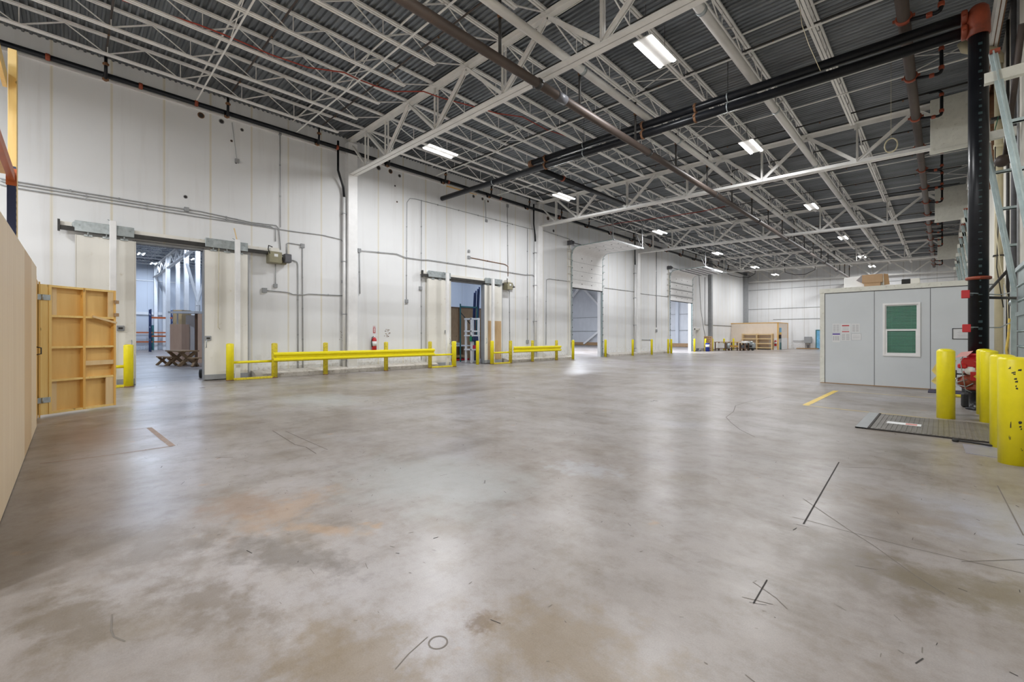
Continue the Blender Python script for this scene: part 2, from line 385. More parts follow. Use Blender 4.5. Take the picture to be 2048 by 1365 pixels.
b = MB(); b.box(RX, RX+.4, -16, 61, 0, 9.6); S(b, 'wall_right', M['wallr'], 'cream ribbed metal wall along the loading docks')
# corrugated deck
def deck(x0, x1, y0, y1, f, name, mat, label):
    b = MB(); vs = []; fs = []; y = y0; p = .152
    prof = [(0, 0), (.045, 0), (.062, .042), (.130, .042), (.152, 0)]
    while y < y1:
        for (dy, dz) in prof[:-1]:
            vs.append((x0, y+dy, f(x0)+dz)); vs.append((x1, y+dy, f(x1)+dz))
        y += p
    n = len(vs)//2
    for i in range(n-1): fs.append((2*i, 2*i+2, 2*i+3, 2*i+1))
    b.add(vs, fs); b.box(x0, x1, y0, y1, 0, 0) if False else None
    z0, z1 = f(x0)+.06, f(x1)+.06
    b.add([(x0, y0, z0), (x1, y0, z1), (x1, y1, z1), (x0, y1, z0), (x0, y0, z0+.15), (x1, y0, z1+.15), (x1, y1, z1+.15), (x0, y1, z0+.15)],
          [(0,3,2,1),(4,5,6,7),(0,1,5,4),(1,2,6,5),(2,3,7,6),(3,0,4,7)])
    return S(b, name, mat, label)
deck(WX-.02, RX+.02, -16, 61.1, roof, 'ceiling', M['deck'], 'dark corrugated metal roof deck')
# curb along the left wall
b = MB()
for (y0, y1) in ((4.6, 12.5), (17.3, 23.3), (27.8, 38.0), (46.0, 55)):
    b.add([(WX, y0, 0), (WX+.55, y0, 0), (WX+.55, y0, .14), (WX+.40, y0, .20), (WX, y0, .26),
           (WX, y1, 0), (WX+.55, y1, 0), (WX+.55, y1, .14), (WX+.40, y1, .20), (WX, y1, .26)],
          [(0,1,2,3,4), (9,8,7,6,5), (1,6,7,2), (2,7,8,3), (3,8,9,4)])
S(b, 'baseboard_left', M['curb'], 'low chipped white concrete curb at the foot of the left wall')
b = MB()
for z in (9.15, 9.3): b.box(WX, WX+.06, -4, 61, z, z+.07)
S(b, 'trim_1', M['white'], 'white ledger strips at the top of the left wall')
b = MB(); b.box(WX+.01, RX, 60.93, 61, 7.3, 7.36); b.box(WX+.01, RX, 60.94, 61, 4.9, 4.94); b.box(WX+3, -2, 60.94, 61, 3.55, 3.6)
S(b, 'trim_2', M['conduit'], 'thin grey rails along the far wall')
# floor marks in the floor's own plane
def strip(b, p, q, w, z=.0015):
    p = Vector(p); q = Vector(q); t = (q-p).normalized(); r = Vector((-t.y, t.x, 0))*w/2
    b.add([(p.x-r.x, p.y-r.y, z), (p.x+r.x, p.y+r.y, z), (q.x+r.x, q.y+r.y, z), (q.x-r.x, q.y-r.y, z)], [(3, 2, 1, 0)])
def pl(b, px, w):
    pts = [FL(*p) for p in px]
    for a, c in zip(pts, pts[1:]): strip(b, a, c, w)
b = MB(); 
pl(b, [(1678, 925), (1607, 1049)], .012); pl(b, [(1534, 1161), (1507, 1208)], .008)
b.m = 1
pl(b, [(1606, 998), (1700, 1062), (1750, 1094), (1830, 1152), (1890, 1190)], .006); pl(b, [(1585, 1035), (1620, 1043), (1700, 1065), (1820, 1096), (1940, 1124), (2048, 1148)], .005)
pl(b, [(1923, 1124), (2048, 1120)], .007); pl(b, [(1995, 972), (2047, 1072)], .009); pl(b, [(1657, 934), (1760, 937), (1860, 952)], .006)
pl(b, [(1506, 1165), (1551, 1196), (1575, 1219)], .005); pl(b, [(1484, 1195), (1546, 1210)], .005)
pl(b, [(1548, 793), (1490, 806), (1471, 812), (1467, 824), (1452, 835), (1462, 846), (1480, 860), (1510, 875)], .012)
pl(b, [(545, 862), (590, 890), (612, 895), (632, 908)], .012); pl(b, [(571, 863), (620, 885), (655, 900)], .010)
pl(b, [(224, 1230), (222, 1262), (228, 1275), (250, 1284)], .008); pl(b, [(430, 916), (466, 915)], .012)
pl(b, [(855, 1275), (816, 1310), (790, 1340)], .005)
c = FL(876, 1286)
for k in range(16):
    a0, a1 = 2*math.pi*k/16, 2*math.pi*(k+1)/16
    strip(b, c+Vector((math.cos(a0)*.045, math.sin(a0)*.045, 0)), c+Vector((math.cos(a1)*.045, math.sin(a1)*.045, 0)), .008)
random.seed(11)
for k in range(1300):                      # small scuffs
    x = random.uniform(-11, .8); yy = random.uniform(.6, 12)
    a = random.uniform(0, math.pi); l = random.uniform(.008, .03+.05*random.random()**3*2)
    b.m = 0 if random.random() < .3 else 1
    strip(b, (x, yy, 0), (x+math.cos(a)*l, yy+math.sin(a)*l, 0), random.uniform(.002, .006))
o = b.build('floor_crack', [M['cut'], M['cutf']], origin=(0, 0, 0)); tag(o, 'saw cuts, hairline cracks and small scuffs scattered over the concrete floor', 'floor marks', kind='stuff')
b = MB(); pl(b, [(1611, 811), (1672, 782)], .12); tag(b.build('floor_line', M['tape']), 'wide yellow line on the floor at the left of the office-side marked bay', 'floor line')
b = MB(); pl(b, [(1674, 782), (1800, 792), (1885, 798)], .05); tag(b.build('floor_line', M['tapef']), 'thin yellow floor line running along the office front', 'floor line')
b = MB(); pl(b, [(1606, 811), (1700, 821), (1800, 831), (1880, 840)], .05); tag(b.build('floor_line', M['tapef']), 'thin yellow floor line running to the dock plate', 'floor line')
b = MB(); pl(b, [(298, 856), (345, 893)], .07); b.m = 0; pl(b, [(345, 893), (190, 915), (80, 928)], .03); pl(b, [(298, 856), (200, 868)], .03)
tag(b.build('floor_line', M['tapeb']), 'worn brown-red tape corner on the floor in front of the wooden gate', 'floor line')
# ================================================================== ROOF STEEL
def pair(b, p, q, leg=.05, gap=.02, th=None):
    for s in (-1, 1): b.beam(p, q, leg, th or leg, off=(s*(leg+gap)/2, 0))
def make_joist(x, y0, y1, label, group):
    zt = roof(x); dep = .55
    t = thing('bar_joist', (x, y0, zt-dep), label, 'roof joist', group)
    b = MB(); pair(b, (x, y0-.05, zt-.03), (x, y1+.05, zt-.03)); b.beam((x, y0-.05, zt-.03), (x, y0+.1, zt-.03), .12, .065)
    b.build('top_chord', M['white'], t)
    b = MB(); e = 1.15; pair(b, (x, y0+e, zt-dep+.025), (x, y1-e, zt-dep+.025), .055, .02, .04); b.build('bottom_chord', M['white'], t)
    b = MB(); L = y1-y0-2*e; n = max(2, round(L/1.55)); s = L/n
    b.beam((x, y0+.08, zt-.07), (x, y0+e+.1, zt-dep+.04), .028, .028); b.beam((x, y1-.08, zt-.07), (x, y1-e-.1, zt-dep+.04), .028, .028)
    for k in range(n):
        a = y0+e+k*s
        b.beam((x, a+.04, zt-dep+.04), (x, a+s/2, zt-.06), .03, .03); b.beam((x, a+s/2, zt-.06), (x, a+s-.04, zt-dep+.04), .022, .022)
        b.beam((x, a+.02, zt-dep+.04), (x, a+.02, zt-.06), .018, .018)
    b.build('web', M['white'], t)
    return t
bays = ['nearest roof bay', 'second nearest roof bay', 'middle roof bay', 'second farthest roof bay', 'farthest roof bay']
for i in range(5):
    for k, x in enumerate(JX):
        make_joist(x, GY[i], GY[i+1], 'white bar joist, %s from the left wall, %s' % (ORD[k], bays[i]), 'bar joists in the ' + bays[i])
def chord(b, p, q, top):
    p = Vector(p); q = Vector(q); s = 1 if top else -1
    for g in (-1, 1):
        b.beam(p, q, .016, .15, off=(g*.022, 0)); b.beam(p, q, .14, .016, off=(g*.098, s*.068))
def make_girder(y, label, group, wall=True):
    t = thing('roof_girder', (-8.4, y, 7.8), label, 'roof girder', group)
    top = lambda x: roof(x)-.15; bot = lambda x: roof(x)-1.50
    b = MB(); chord(b, (WX+.05, y, top(WX)), (RX-.05, y, top(RX)), True); b.build('top_chord', M['white'], t)
    b = MB(); chord(b, (WX+.35, y, bot(WX+.35)), (RX-.3, y, bot(RX-.3)), False); b.build('bottom_chord', M['white'], t)
    for k, x in enumerate(JX):
        if k % 2 or k == 0:
            b = MB()
            for g in (-1, 1): b.beam((x, y+g*.045, bot(x)), (x, y+g*.045, top(x)), .05, .012, up=(0, 1, 0)); b.beam((x+.02*g, y+g*.05, bot(x)), (x+.02*g, y+g*.05, top(x)), .012, .06, up=(0, 1, 0))
            b.build('vertical', M['white'], t)
        if k+1 < len(JX):
            x2 = JX[k+1]
            p, q = ((x, y, top(x)), (x2, y, bot(x2))) if k % 2 == 0 else ((x, y, bot(x)), (x2, y, top(x2)))
            b = MB()
            for g in (-1, 1):
                b.beam(p, q, .014, .10, off=(g*.03, 0)); b.beam(p, q, .05, .014, off=(g*.055, .045))
            b.build('diagonal', M['white'], t)
    b = MB(); b.beam((WX+.1, y, top(WX)), (JX[0], y, bot(JX[0])), .09, .06); b.build('diagonal', M['white'], t)
    for x in JX: MB().box(x-.09, x+.09, y-.02, y+.02, (top(x)-.16), top(x)+.02).build('gusset_plate', M['white'], t)
    return t
g0 = make_girder(GY[1], 'deep white steel roof girder nearest the camera', 'roof girders across the hall')
for i, nm in ((2, 'second'), (3, 'third'), (4, 'fourth'), (5, 'fifth, at the far wall,')):
    g = copy_tree(g0); g.location.y = GY[i]; g['label'] = 'white steel roof girder, %s from the camera' % nm
# bridging rods
bi = 0
for i in range(5):
    L = GY[i+1]-GY[i]
    for fr in ((.55, .81) if i == 0 else (.34, .68)):
        y = GY[i]+L*fr; b = MB()
        for dz in (-.03, -.56): b.beam((WX+.05, y, roof(WX)+dz), (JX[-1], y, roof(JX[-1])+dz), .035, .03)
        for k in range(3, 12, 4):
            x0, x1 = JX[k-1], JX[k]
            b.beam((x0, y, roof(x0)-.05), (x1, y, roof(x1)-.53), .02, .02); b.beam((x0, y, roof(x0)-.53), (x1, y, roof(x1)-.05), .02, .02)
        tag(b.build('joist_bridging', M['white']), 'thin white bridging rods across the joists, %s row from the camera' % ORD[bi], 'roof bridging', 'bridging rods between the joists'); bi += 1
# wall braces: diagonal angle X between deck and right edge handled by bridging rods
# ================================================================== PIPES
def coupling(b, p, d, r, w=.09):
    p = Vector(p); d = Vector(d).normalized()
    b.path([p-d*w/2, p-d*w*.3, p+d*w*.3, p+d*w/2], [r*1.08, r*1.28, r*1.28, r*1.08], 14)
    u = Vector((0, 0, 1)) if abs(d.z) < .8 else Vector((1, 0, 0)); s = d.cross(u).normalized()
    for g in (-1, 1): b.beam(p+s*g*r*1.15, p+s*g*r*1.6, w*.5, w*.5)
BY = [.7+3*k for k in range(20)]
# left wall black main
t = thing('sprinkler_main_pipe', (-17.5, -4, 9.12), 'black sprinkler main running along the top of the left wall', 'pipe')
MB().tube((-17.5, -4, 9.18), (-17.5, 60.5, 9.18), .075, 14).build('pipe', M['black'], t)
for y in (-.45, 1.5, 2.9, 7.6, 9.6, 13.2, 16.8, 22, 28, 34, 40, 46):
    b = MB(); coupling(b, (-17.5, y, 9.18), (0, 1, 0), .075, .1); b.build('coupling', M['orange'], t)
for y in BY[:18]:
    b = MB(); b.path([(-17.42, y, 9.14), (-17.38, y, 8.98), (-17.2, y, 8.93), (-17.08, y, 8.98), (-17.05, y, 9.2), (-17.05, y, roof(-17)-.3)], .04, 8); b.build('riser', M['black'], t)
    b = MB(); coupling(b, (-17.2, y, 8.93), (1, 0, 0), .045, .1); b.build('coupling', M['rust'], t); b = MB(); coupling(b, (-17.05, y, 9.30), (0, 0, 1), .045, .09); b.build('coupling', M['rust'], t)
for k, y in enumerate(BY):
    t = thing('sprinkler_branch_pipe', (-8, y, roof(-8)-.3), 'thin dark sprinkler branch pipe crossing under the deck, %s from the camera' % ORD[k], 'pipe', 'sprinkler branch pipes')
    MB().path([(-17.05, y, roof(-17.05)-.30), (.6, y, roof(.6)-.30)], .024, 7).build('pipe', M['brown'] if k < 3 else M['dark'], t)
    for x in (-15.6, -12.5, -9.3, -6.2, -3.1, -.9): MB().lathe((x, y, roof(x)-.36), [(.018, 0), (.03, .015), (.012, .03), (.012, .06)], 8).build('sprinkler_head', M['rust'], t)
# brown main with risers
t = thing('sprinkler_main_pipe', (-7.0, -4, 7.5), 'large brown pipe hung below the girders running the length of the hall', 'pipe')
MB().tube((-7.0, -4, 7.65), (-7.0, 60, 7.65), .105, 16).build('pipe', M['brown'], t)
b = MB(); b.tube((-7.0, 8.7, 7.65), (-7.0, 9.05, 7.65), .12, 16); b.build('pipe_collar', M['dgrey'], t)
for y in (8.0, 13.6, 19.6, 25.7, 31.7, 38, 44, 50):
    b = MB(); coupling(b, (-7.0, y, 7.65), (0, 1, 0), .105, .12); b.build('coupling', M['dark'], t)
for y in BY[1:]:
    MB().path([(-7.0, y, 7.7), (-7.0, y, roof(-7.0)-.3)], .036, 8).build('riser', M['dark'], t)
    b = MB(); coupling(b, (-7.0, y, 8.62), (0, 0, 1), .04, .09); b.build('coupling', M['rust'], t)
# painted roof drains
for (x, z, y0, y1, r, lab) in ((-6.83, 8.6, -4, 52, .10, 'long pale painted drain pipe running lengthwise beside the brown sprinkler main'),
                               (-3.72, 8.58, -4, 46, .105, 'long pale painted drain pipe running lengthwise right of the middle of the hall')):
    t = thing('roof_drain_pipe', (x, y0, z), lab, 'pipe')
    MB().tube((x, y0, z), (x, y1, z), r, 16).build('pipe', M['insul'], t)
    for y in (9.6, 15.5, 21.5, 27.5, 33.5, 40): MB().tube((x, y-.05, z), (x, y+.05, z), r*1.12, 14).build('band', M['galv'], t)
    for y in (4, 9.6, 15.5, 21.5, 27.5, 33.5, 40): MB().tube((x, y, z+r), (x, y, roof(x)), .008, 5).build('hanger_rod', M['dark'], t)
# right grey-brown main with orange looped connections
t = thing('sprinkler_main_pipe', (-.6, -4, 8.2), 'grey-brown sprinkler main with orange clamps near the right wall', 'pipe')
MB().tube((-.6, -4, 8.40), (-.6, 60, 8.40), .11, 16).build('pipe', M['brown'], t)
for y in BY[3:]:
    b = MB(); coupling(b, (-.6, y, 8.40), (0, 1, 0), .115, .10); b.build('coupling', M['orange'], t)
    b = MB(); z1 = roof(0)-.3; b.path([(-.5, y, 8.32), (-.1, y, 8.26), (-.04, y, 8.28), (-.02, y, 8.34), (-.02, y, z1-.1), (-.08, y, z1-.02), (-.3, y, z1)], .042, 8); b.build('riser', M['black'], t)
    for pp, dd in (((-.2, y, 8.27), (1, 0, 0)), ((-.02, y, 8.40), (0, 0, 1)), ((-.02, y, z1-.16), (0, 0, 1))): b = MB(); coupling(b, pp, dd, .045, .1); b.build('coupling', M['orange'], t)
# twin black feeds across the hall, riser
def feed(y, x0, x1, lab, za, zb):
    t = thing('fire_feed_pipe', (x1, y, 8), lab, 'pipe'); zz = lambda x: za-zb*x
    MB().tube((x0, y, zz(x0)), (x1, y, zz(x1)), .115, 18).build('pipe', M['black'], t)
    for x in (-11.0, -6.9, -5.2):
        if x > x0:
            b = MB(); coupling(b, (x, y, zz(x)), (1, 0, -.03), .115, .07); b.build('coupling', M['rust'], t)
    for x in (-14, -9.2, -4.3):
        if x > x0: b = MB(); b.tube((x, y, zz(x)+.1), (x, y, roof(x)), .008, 5); b.tube((x-.015, y, zz(x)), (x+.015, y, zz(x)), .128, 16); b.build('hanger_rod', M['galv'], t)
    return zz
feed(13.0, -17.75, .3, 'lower of two big black pipes crossing the hall, reaching the left wall', 7.80, .032)
zz = feed(13.0, -11.75, .3, 'upper of two big black pipes crossing the hall, ending at an orange elbow', 8.10, .030)
t = thing('fire_feed_pipe', (-11.9, 13.2, 8.3), 'black pipe running from the orange elbow of the twin pipes toward the far end', 'pipe')
MB().tube((-11.9, 13.2, 8.45), (-11.9, 20.9, 8.44), .105, 16).build('pipe', M['black'], t)
b = MB(); b.path([(-11.65, 13.0, zz(-11.65)), (-11.8, 13.02, 8.455), (-11.88, 13.1, 8.455), (-11.9, 13.2, 8.455), (-11.9, 13.3, 8.45)], .125, 14); b.build('elbow', M['rust'], t)
b = MB(); coupling(b, (-11.9, 15.2, 8.448), (0, 1, 0), .105, .08); b.build('coupling', M['orange'], t)
t = thing('fire_riser_pipe', (.52, 13.0, 0), 'tall thick black vertical fire riser with orange elbow at the top', 'pipe')
MB().tube((.52, 13.0, 1.12), (.52, 13.0, 7.75), .15, 24).build('pipe', M['black'], t)
b = MB(); b.lathe((.52, 13, 7.62), [(.165, 0), (.175, .02), (.17, .4), (.15, .55), (.10, .62), (.02, .65)], 20); b.build('elbow', M['orange'], t)
for zc_ in (7.79, 8.09): b = MB(); coupling(b, (.32, 13.0, zc_), (1, 0, 0), .12, .10); b.build('coupling', M['orange'], t)
b = MB(); coupling(b, (.52, 13, 2.68), (0, 0, 1), .15, .07); b.build('coupling', M['orange'], t)
b = MB(); 
for k in range(60):
    z = 2.0+k*.088
    b.add([(.52-.151*math.cos(.9), 13-.151*math.sin(.9)-.002, z)], []) if False else None
# riser lettering: small blue-green stencilled marks down the pipe
mk = paint('teal_pipe_stencil', (.018, .045, .05), .4)
for k in range(44):
    z = 1.35+k*.14
    for a in (4.85,):
        c0 = Vector((.52+math.cos(a)*.1515, 13+math.sin(a)*.1515, z)); tg = Vector((-math.sin(a), math.cos(a), 0))
        hgt = random.choice((.02, .035, .05)); wd = random.choice((.012, .022, .03))
        vs = [c0-tg*wd, c0+tg*wd, c0+tg*wd+Vector((0, 0, hgt)), c0-tg*wd+Vector((0, 0, hgt))]
        b.add(vs, [(0, 1, 2, 3)])
b.build('stencil_marks', mk, t)
# valve set at its foot
t = thing('alarm_valve', (.52, 13.0, 0), 'red and rust-orange alarm check valve with trim at the foot of the black riser', 'valve')
MB().lathe((.52, 13, .0), [(.19, 0), (.19, .03), (.14, .04), (.14, .34), (.19, .35), (.19, .40)], 18).build('base_pipe', M['black'], t)
b = MB(); b.lathe((.50, 12.98, .40), [(.15, 0), (.20, .02), (.21, .06), (.17, .08), (.19, .16), (.21, .24), (.17, .32), (.20, .34), (.20, .38)], 20); b.lathe((.36, 12.92, .56), [(.07, -.14), (.12, -.08), (.13, 0), (.12, .08), (.07, .14)], 14, 'x'); b.build('valve_body', M['orange'], t)
b = MB(); b.lathe((.50, 12.98, .80), [(.17, 0), (.18, .03), (.15, .05), (.16, .14), (.19, .16), (.19, .2), (.14, .22), (.15, .30), (.19, .31), (.19, .35)], 18); b.bbox(.26, .50, 12.80, 12.95, .86, 1.06, .03); b.bbox(.22, .36, 12.78, 12.90, .84, .94, .02); b.build('upper_body', M['red'], t)
b = MB(); b.lathe((.40, 12.80, .80), [(.02, 0), (.085, .01), (.085, .05), (.03, .06)], 16, 'y'); b.build('gauge', M['white2'], t)
b = MB(); b.lathe((.2, 12.88, .72), [(.075, -.01), (.085, 0), (.075, .01)], 14, 'x'); b.tube((.2, 12.88, .72), (.42, 12.93, .72), .014); b.box(.16, .175, 12.86, 12.90, .60, .84); b.build('handwheel', M['dark'], t)
b = MB(); b.path([(.24, 12.85, .66), (.18, 12.84, .60), (.22, 12.82, .5), (.34, 12.8, .47), (.44, 12.78, .55)], .011, 6); b.path([(.3, 12.8, 1.1), (.26, 12.78, .98), (.28, 12.78, .8), (.33, 12.78, .42), (.42, 12.8, .36)], .009, 6); b.path([(.36, 12.8, .62), (.22, 12.8, .56), (.16, 12.8, .55)], .009, 6); b.build('trim_piping', M['galv'], t)
b = MB(); b.bbox(.40, .58, 12.76, 12.79, .60, .78, .004); b.build('alarm_plate', M['red'], t)
b = MB(); b.poly([(.44, 12.757, .69), (.49, 12.757, .645), (.54, 12.757, .69), (.49, 12.757, .735)], (0, -.003, 0)); b.build('emblem', M['tape'], t)
b = MB(); b.add([(.18, 12.74, 1.06), (.36, 12.72, 1.10), (.44, 12.80, 1.2), (.27, 12.82, 1.17)], [(0, 1, 2, 3)]); b.poly([(.18, 12.74, 1.06), (.36, 12.72, 1.10), (.44, 12.80, 1.2), (.27, 12.82, 1.17)], (0, 0, .004)); b.build('tag_plate', paint('pink_tag', (.60, .30, .28), .5), t)
# red hose-like cable on the joists
pts = [(244, 0), (330, 28), (396, 49), (445, 68), (495, 89), (541, 109), (593, 127), (616, 135), (688, 145), (715, 158), (748, 171), (787, 183), (847, 183), (880, 195), (946, 213), (995, 227), (1045, 234), (1094, 260), (1137, 274)]
b = MB(); b.path([ZP(x, y, 9.22) for x, y in pts], .018, 7); tag(b.build('red_cable', M['redcable']), 'thin red cable sagging across the joists near the left wall', 'cable')
pts = [(1195, 455), (1240, 446), (1290, 440), (1345, 432), (1400, 424), (1450, 413)]
b = MB(); b.path([ZP(x, y, 8.95) for x, y in pts], .02, 6); tag(b.build('red_cable', M['redcable']), 'thin red cable running above the overhead doors', 'cable')
b = MB(); b.path([YP(x, y, 54) for x, y in ((1447, 516), (1448, 545), (1462, 551), (1480, 555), (1498, 555), (1510, 548), (1511, 516))], .03, 6)
tag(b.build('black_cable', M['black']), 'black cable sagging under the roof in the far left corner', 'cable')
b = MB(); b.path([YP(x, y, 54) for x, y in ((1569, 512), (1570, 545), (1590, 550), (1610, 549), (1630, 540), (1631, 512))], .03, 6)
tag(b.build('black_cable', M['black']), 'black cable sagging under the roof before the middle of the far wall', 'cable')
b = MB(); b.path([YP(x, y, 11) for x, y in ((1598, 0), (1604, 50), (1618, 90), (1641, 142))], .006, 5); tag(b.build('hanging_wire', M['pvc']), 'thin pale wire hanging from the deck onto the twin pipes', 'wire')
b = MB(); c = YP(1782, 291, 16.5); 
b.path([c+Vector((math.cos(a)*.14, 0, math.sin(a)*.2)) for a in [2*math.pi*k/20 for k in range(21)]], .018, 6); b.tube(c+Vector((0, 0, .2)), (c.x, c.y, roof(c.x)), .004, 4)
tag(b.build('wire_ring', M['pvc']), 'coiled pale cable ring hanging under the deck', 'cable')
# ================================================================== COLUMNS ON THE LEFT WALL
for k, y in enumerate(GY[1:5]):
    t = thing('wall_column', (WX+.17, y, 0), 'white boxed column on the left wall, %s from the camera' % ORD[k], 'column', 'columns along the left wall')
    MB().bbox(WX, WX+.34, y-.2, y+.2, 0, 9.6, .01).build('shaft', M['white2'] if k != 3 else M['greyb'], t)
    if k != 3:
        MB().tube((WX+.14, y-.29, .1), (WX+.14, y-.29, 7.3), .065, 12).build('drain_pipe', M['white2'], t)
        b = MB(); b.path([(WX+.14, y-.29, 7.3), (WX+.16, y-.34, 7.7), (WX+.3, y-.62, 8.3), (WX+.3, y-.62, 9.5)], .045, 10); b.build('drain_elbow', M['black'], t)
        b = MB()
        for z in (.5, 2.4, 4.6, 6.6): b.box(WX, WX+.21, y-.37, y-.21, z, z+.035)
        b.build('pipe_strap', M['greyb'], t)
b = MB(); b.bbox(WX, WX+.5, 59.6, 60.0, 0, 9.5, .01); tag(b.build('wall_column', M['greyb']), 'grey boxed column in the far left corner', 'column')
# ================================================================== SLIDING DOORS
def wallbox(px0, py0, px1, py1, X, th=.1):
    a = XP(px0, py0, X); c = XP(px1, py1, X); return a, c
def slide_door(n, y0, y1, h, X, handle_y, label):
    t = bpy.data.objects.new('door_%d' % n, None); COL.objects.link(t); t.location = (X, (y0+y1)/2, 0); t['kind'] = 'structure'; t['label'] = label
    MB().bbox(X-.12, X, y0, y1, .18, h, .008).build('leaf', M['cream'], t)
    b = MB(); b.bbox(X-.14, X+.015, y0, y1, .03, .20, .005); b.build('bottom_seal', M['greyb'], t)
    b = MB(); e = .03; b.box(X-.13, X+.005, y0-.02 if handle_y > (y0+y1)/2 else y0-.02, y0, .03, h); b.box(X-.13, X+.005, y1, y1+.025, .03, h); b.build('edge_strip', M['cream'] if n % 2 else M['greyb'], t)
    b = MB(); b.path([(X, handle_y, 1.12), (X+.06, handle_y, 1.14), (X+.06, handle_y, 1.36), (X, handle_y, 1.38)], .012, 8); b.build('door_handle', M['galv'], t)
    b = MB()
    for yy in (y0+.25, (y0+y1)/2, y1-.25): b.box(X-.02, X+.03, yy-.09, yy+.09, h-.02, h+.03); b.tube((X+.02, yy, h), (X+.02, yy, h+.16), .02)
    b.build('hanger_bracket', M['galv'], t)
    return t
def yw(px, X=WX): return XP(px, 600, X).y
XD = WX+.22
slide_door(1, yw(152, XD), yw(270, XD), 4.42, XD, yw(263, XD), 'cream sliding door leaf left of the first wall opening')
door2 = slide_door(2, yw(409, XD), yw(496, XD), 4.42, XD, yw(412, XD), 'cream sliding door leaf right of the first wall opening')
slide_door(3, yw(857, XD), yw(901, XD), 4.30, XD, yw(899, XD), 'cream sliding door leaf left of the second wall opening')
slide_door(4, yw(969, XD), yw(1004, XD), 4.30, XD, yw(972, XD), 'cream sliding door leaf right of the second wall opening')
def track(px0, covers, px1, z, label):
    y0, y1 = yw(px0, XD), yw(px1, XD)
    t = thing('sliding_door_track', (XD, (y0+y1)/2, z), label, 'door track')
    b = MB(); b.box(WX, XD-.02, y0, y1, z+.14, z+.26); b.build('header_board', M['cream'], t)
    b = MB(); b.box(XD-.06, XD+.03, y0, y1, z+.02, z+.14); b.box(XD-.08, XD+.05, y0-.03, y0+.02, z-.02, z+.3); b.build('rail', M['dark'], t)
    for a, c in covers:
        b = MB(); b.bbox(XD+.01, XD+.07, yw(a, XD), yw(c, XD), z+.02, z+.32, .008)
        for yy in (yw(a, XD)+.1, yw(c, XD)-.1): b.lathe((XD+.07, yy, z+.2), [(.02, 0), (.015, .012)], 8, 'x')
        b.build('cover_plate', M['galv'], t)
    b = MB(); b.lathe((XD, y0+.35, z+.2), [(.09, -.02), (.1, 0), (.1, .03), (.09, .05)], 16, 'x'); b.build('pulley', M['galv'], t)
    return t
track(118, ((149, 268), (410, 495)), 540, 4.50, 'galvanised overhead track of the first sliding door pair')
track(845, ((856, 900), (969, 1003)), 1007, 4.36, 'galvanised overhead track of the second sliding door pair')
# jambs of the openings
for n, (a, c, h) in enumerate(DO[:2]):
    b = MB(); b.box(WX-T-.02, WX+.03, a-.06, a+.012, 0, h+.06); b.box(WX-T-.02, WX+.03, c-.012, c+.06, 0, h+.06); b.box(WX-T-.02, WX+.03, a, c, h-.012, h+.08)
    S(b, 'trim_%d' % (3+n), M['greyb'], 'dark grey frame of a sliding door opening')
# white guard posts in front of the tracks
for px, top, lab in ((226, 4.9, 'left of the first wall opening'), (475, 4.85, 'right of the first wall opening'), (895, 4.62, 'left of the second wall opening'), (986, 4.62, 'right of the second wall opening')):
    X = WX+.5; y = yw(px, X)
    t = thing('door_guard_post', (X, y, 0), 'tall square white post at the sliding doors, ' + lab, 'post', 'white posts at the sliding doors')
    b = MB(); b.bbox(X-.06, X+.06, y-.075, y+.075, .01, top, .008); b.build('shaft', M['white2'], t)
    b = MB(); b.beam((X-.05, y, top-.06), (WX+.06, y+.02, top+.02), .03, .03); b.path([(X, y, top-.05), (X-.2, y-.1, top+.06)], .012, 6); b.build('wall_brace', M['galv'], t)
    if px == 475: MB().beam((X, y-.02, top), (X, y-.10, top+.38), .07, .02).build('wood_offcut', M['pale'], t)
# operators
def operator(px, z, label):
    y = yw(px, XD); t = thing('door_operator', (XD, y, z), label, 'door motor')
    MB().bbox(WX, WX+.42, y-.22, y+.2, z-.2, z+.2, .012).build('cabinet', M['olive'], t)
    MB().bbox(WX+.05, WX+.33, y-.16, y+.14, z+.2, z+.36, .02).build('cap', M['cream'], t)
    b = MB(); b.bbox(WX+.421, WX+.426, y-.07, y+.06, z+.02, z+.12, .001); b.build('label_plate', M['paper'], t)
    b = MB(); b.path([(WX+.4, y-.2, z+.1), (WX+.45, y-.28, z+.25), (WX+.4, y-.25, z+.4), (WX+.3, y-.1, z+.38)], .018, 6); b.path([(WX+.4, y+.2, z+.12), (WX+.42, y+.27, z), (WX+.4, y+.22, z-.1)], .016, 6); b.build('cable', M['dark'], t)
    MB().tube((WX+.2, y+.2, z+.0), (WX+.2, y+.55, z+.0), .05, 12).build('shaft', M['dgrey'], t)
    return y
y = operator(549, 4.42, 'olive green motor box of the first sliding door')
t = thing('door_motor', (WX, yw(573, XD), 4.4), 'dark grey motor beside the olive motor box', 'door motor'); y = yw(573, XD)
b = MB(); b.bbox(WX+.12, WX+.40, y-.11, y+.13, 4.28, 4.6, .02); b.build('motor', M['dgrey'], t)
b = MB(); b.bbox(WX, WX+.2, y-.25, y+.02, 4.22, 4.5, .02); b.build('gearbox', M['olive'], t)
y = operator(1016, 4.36, 'olive green motor box of the second sliding door')
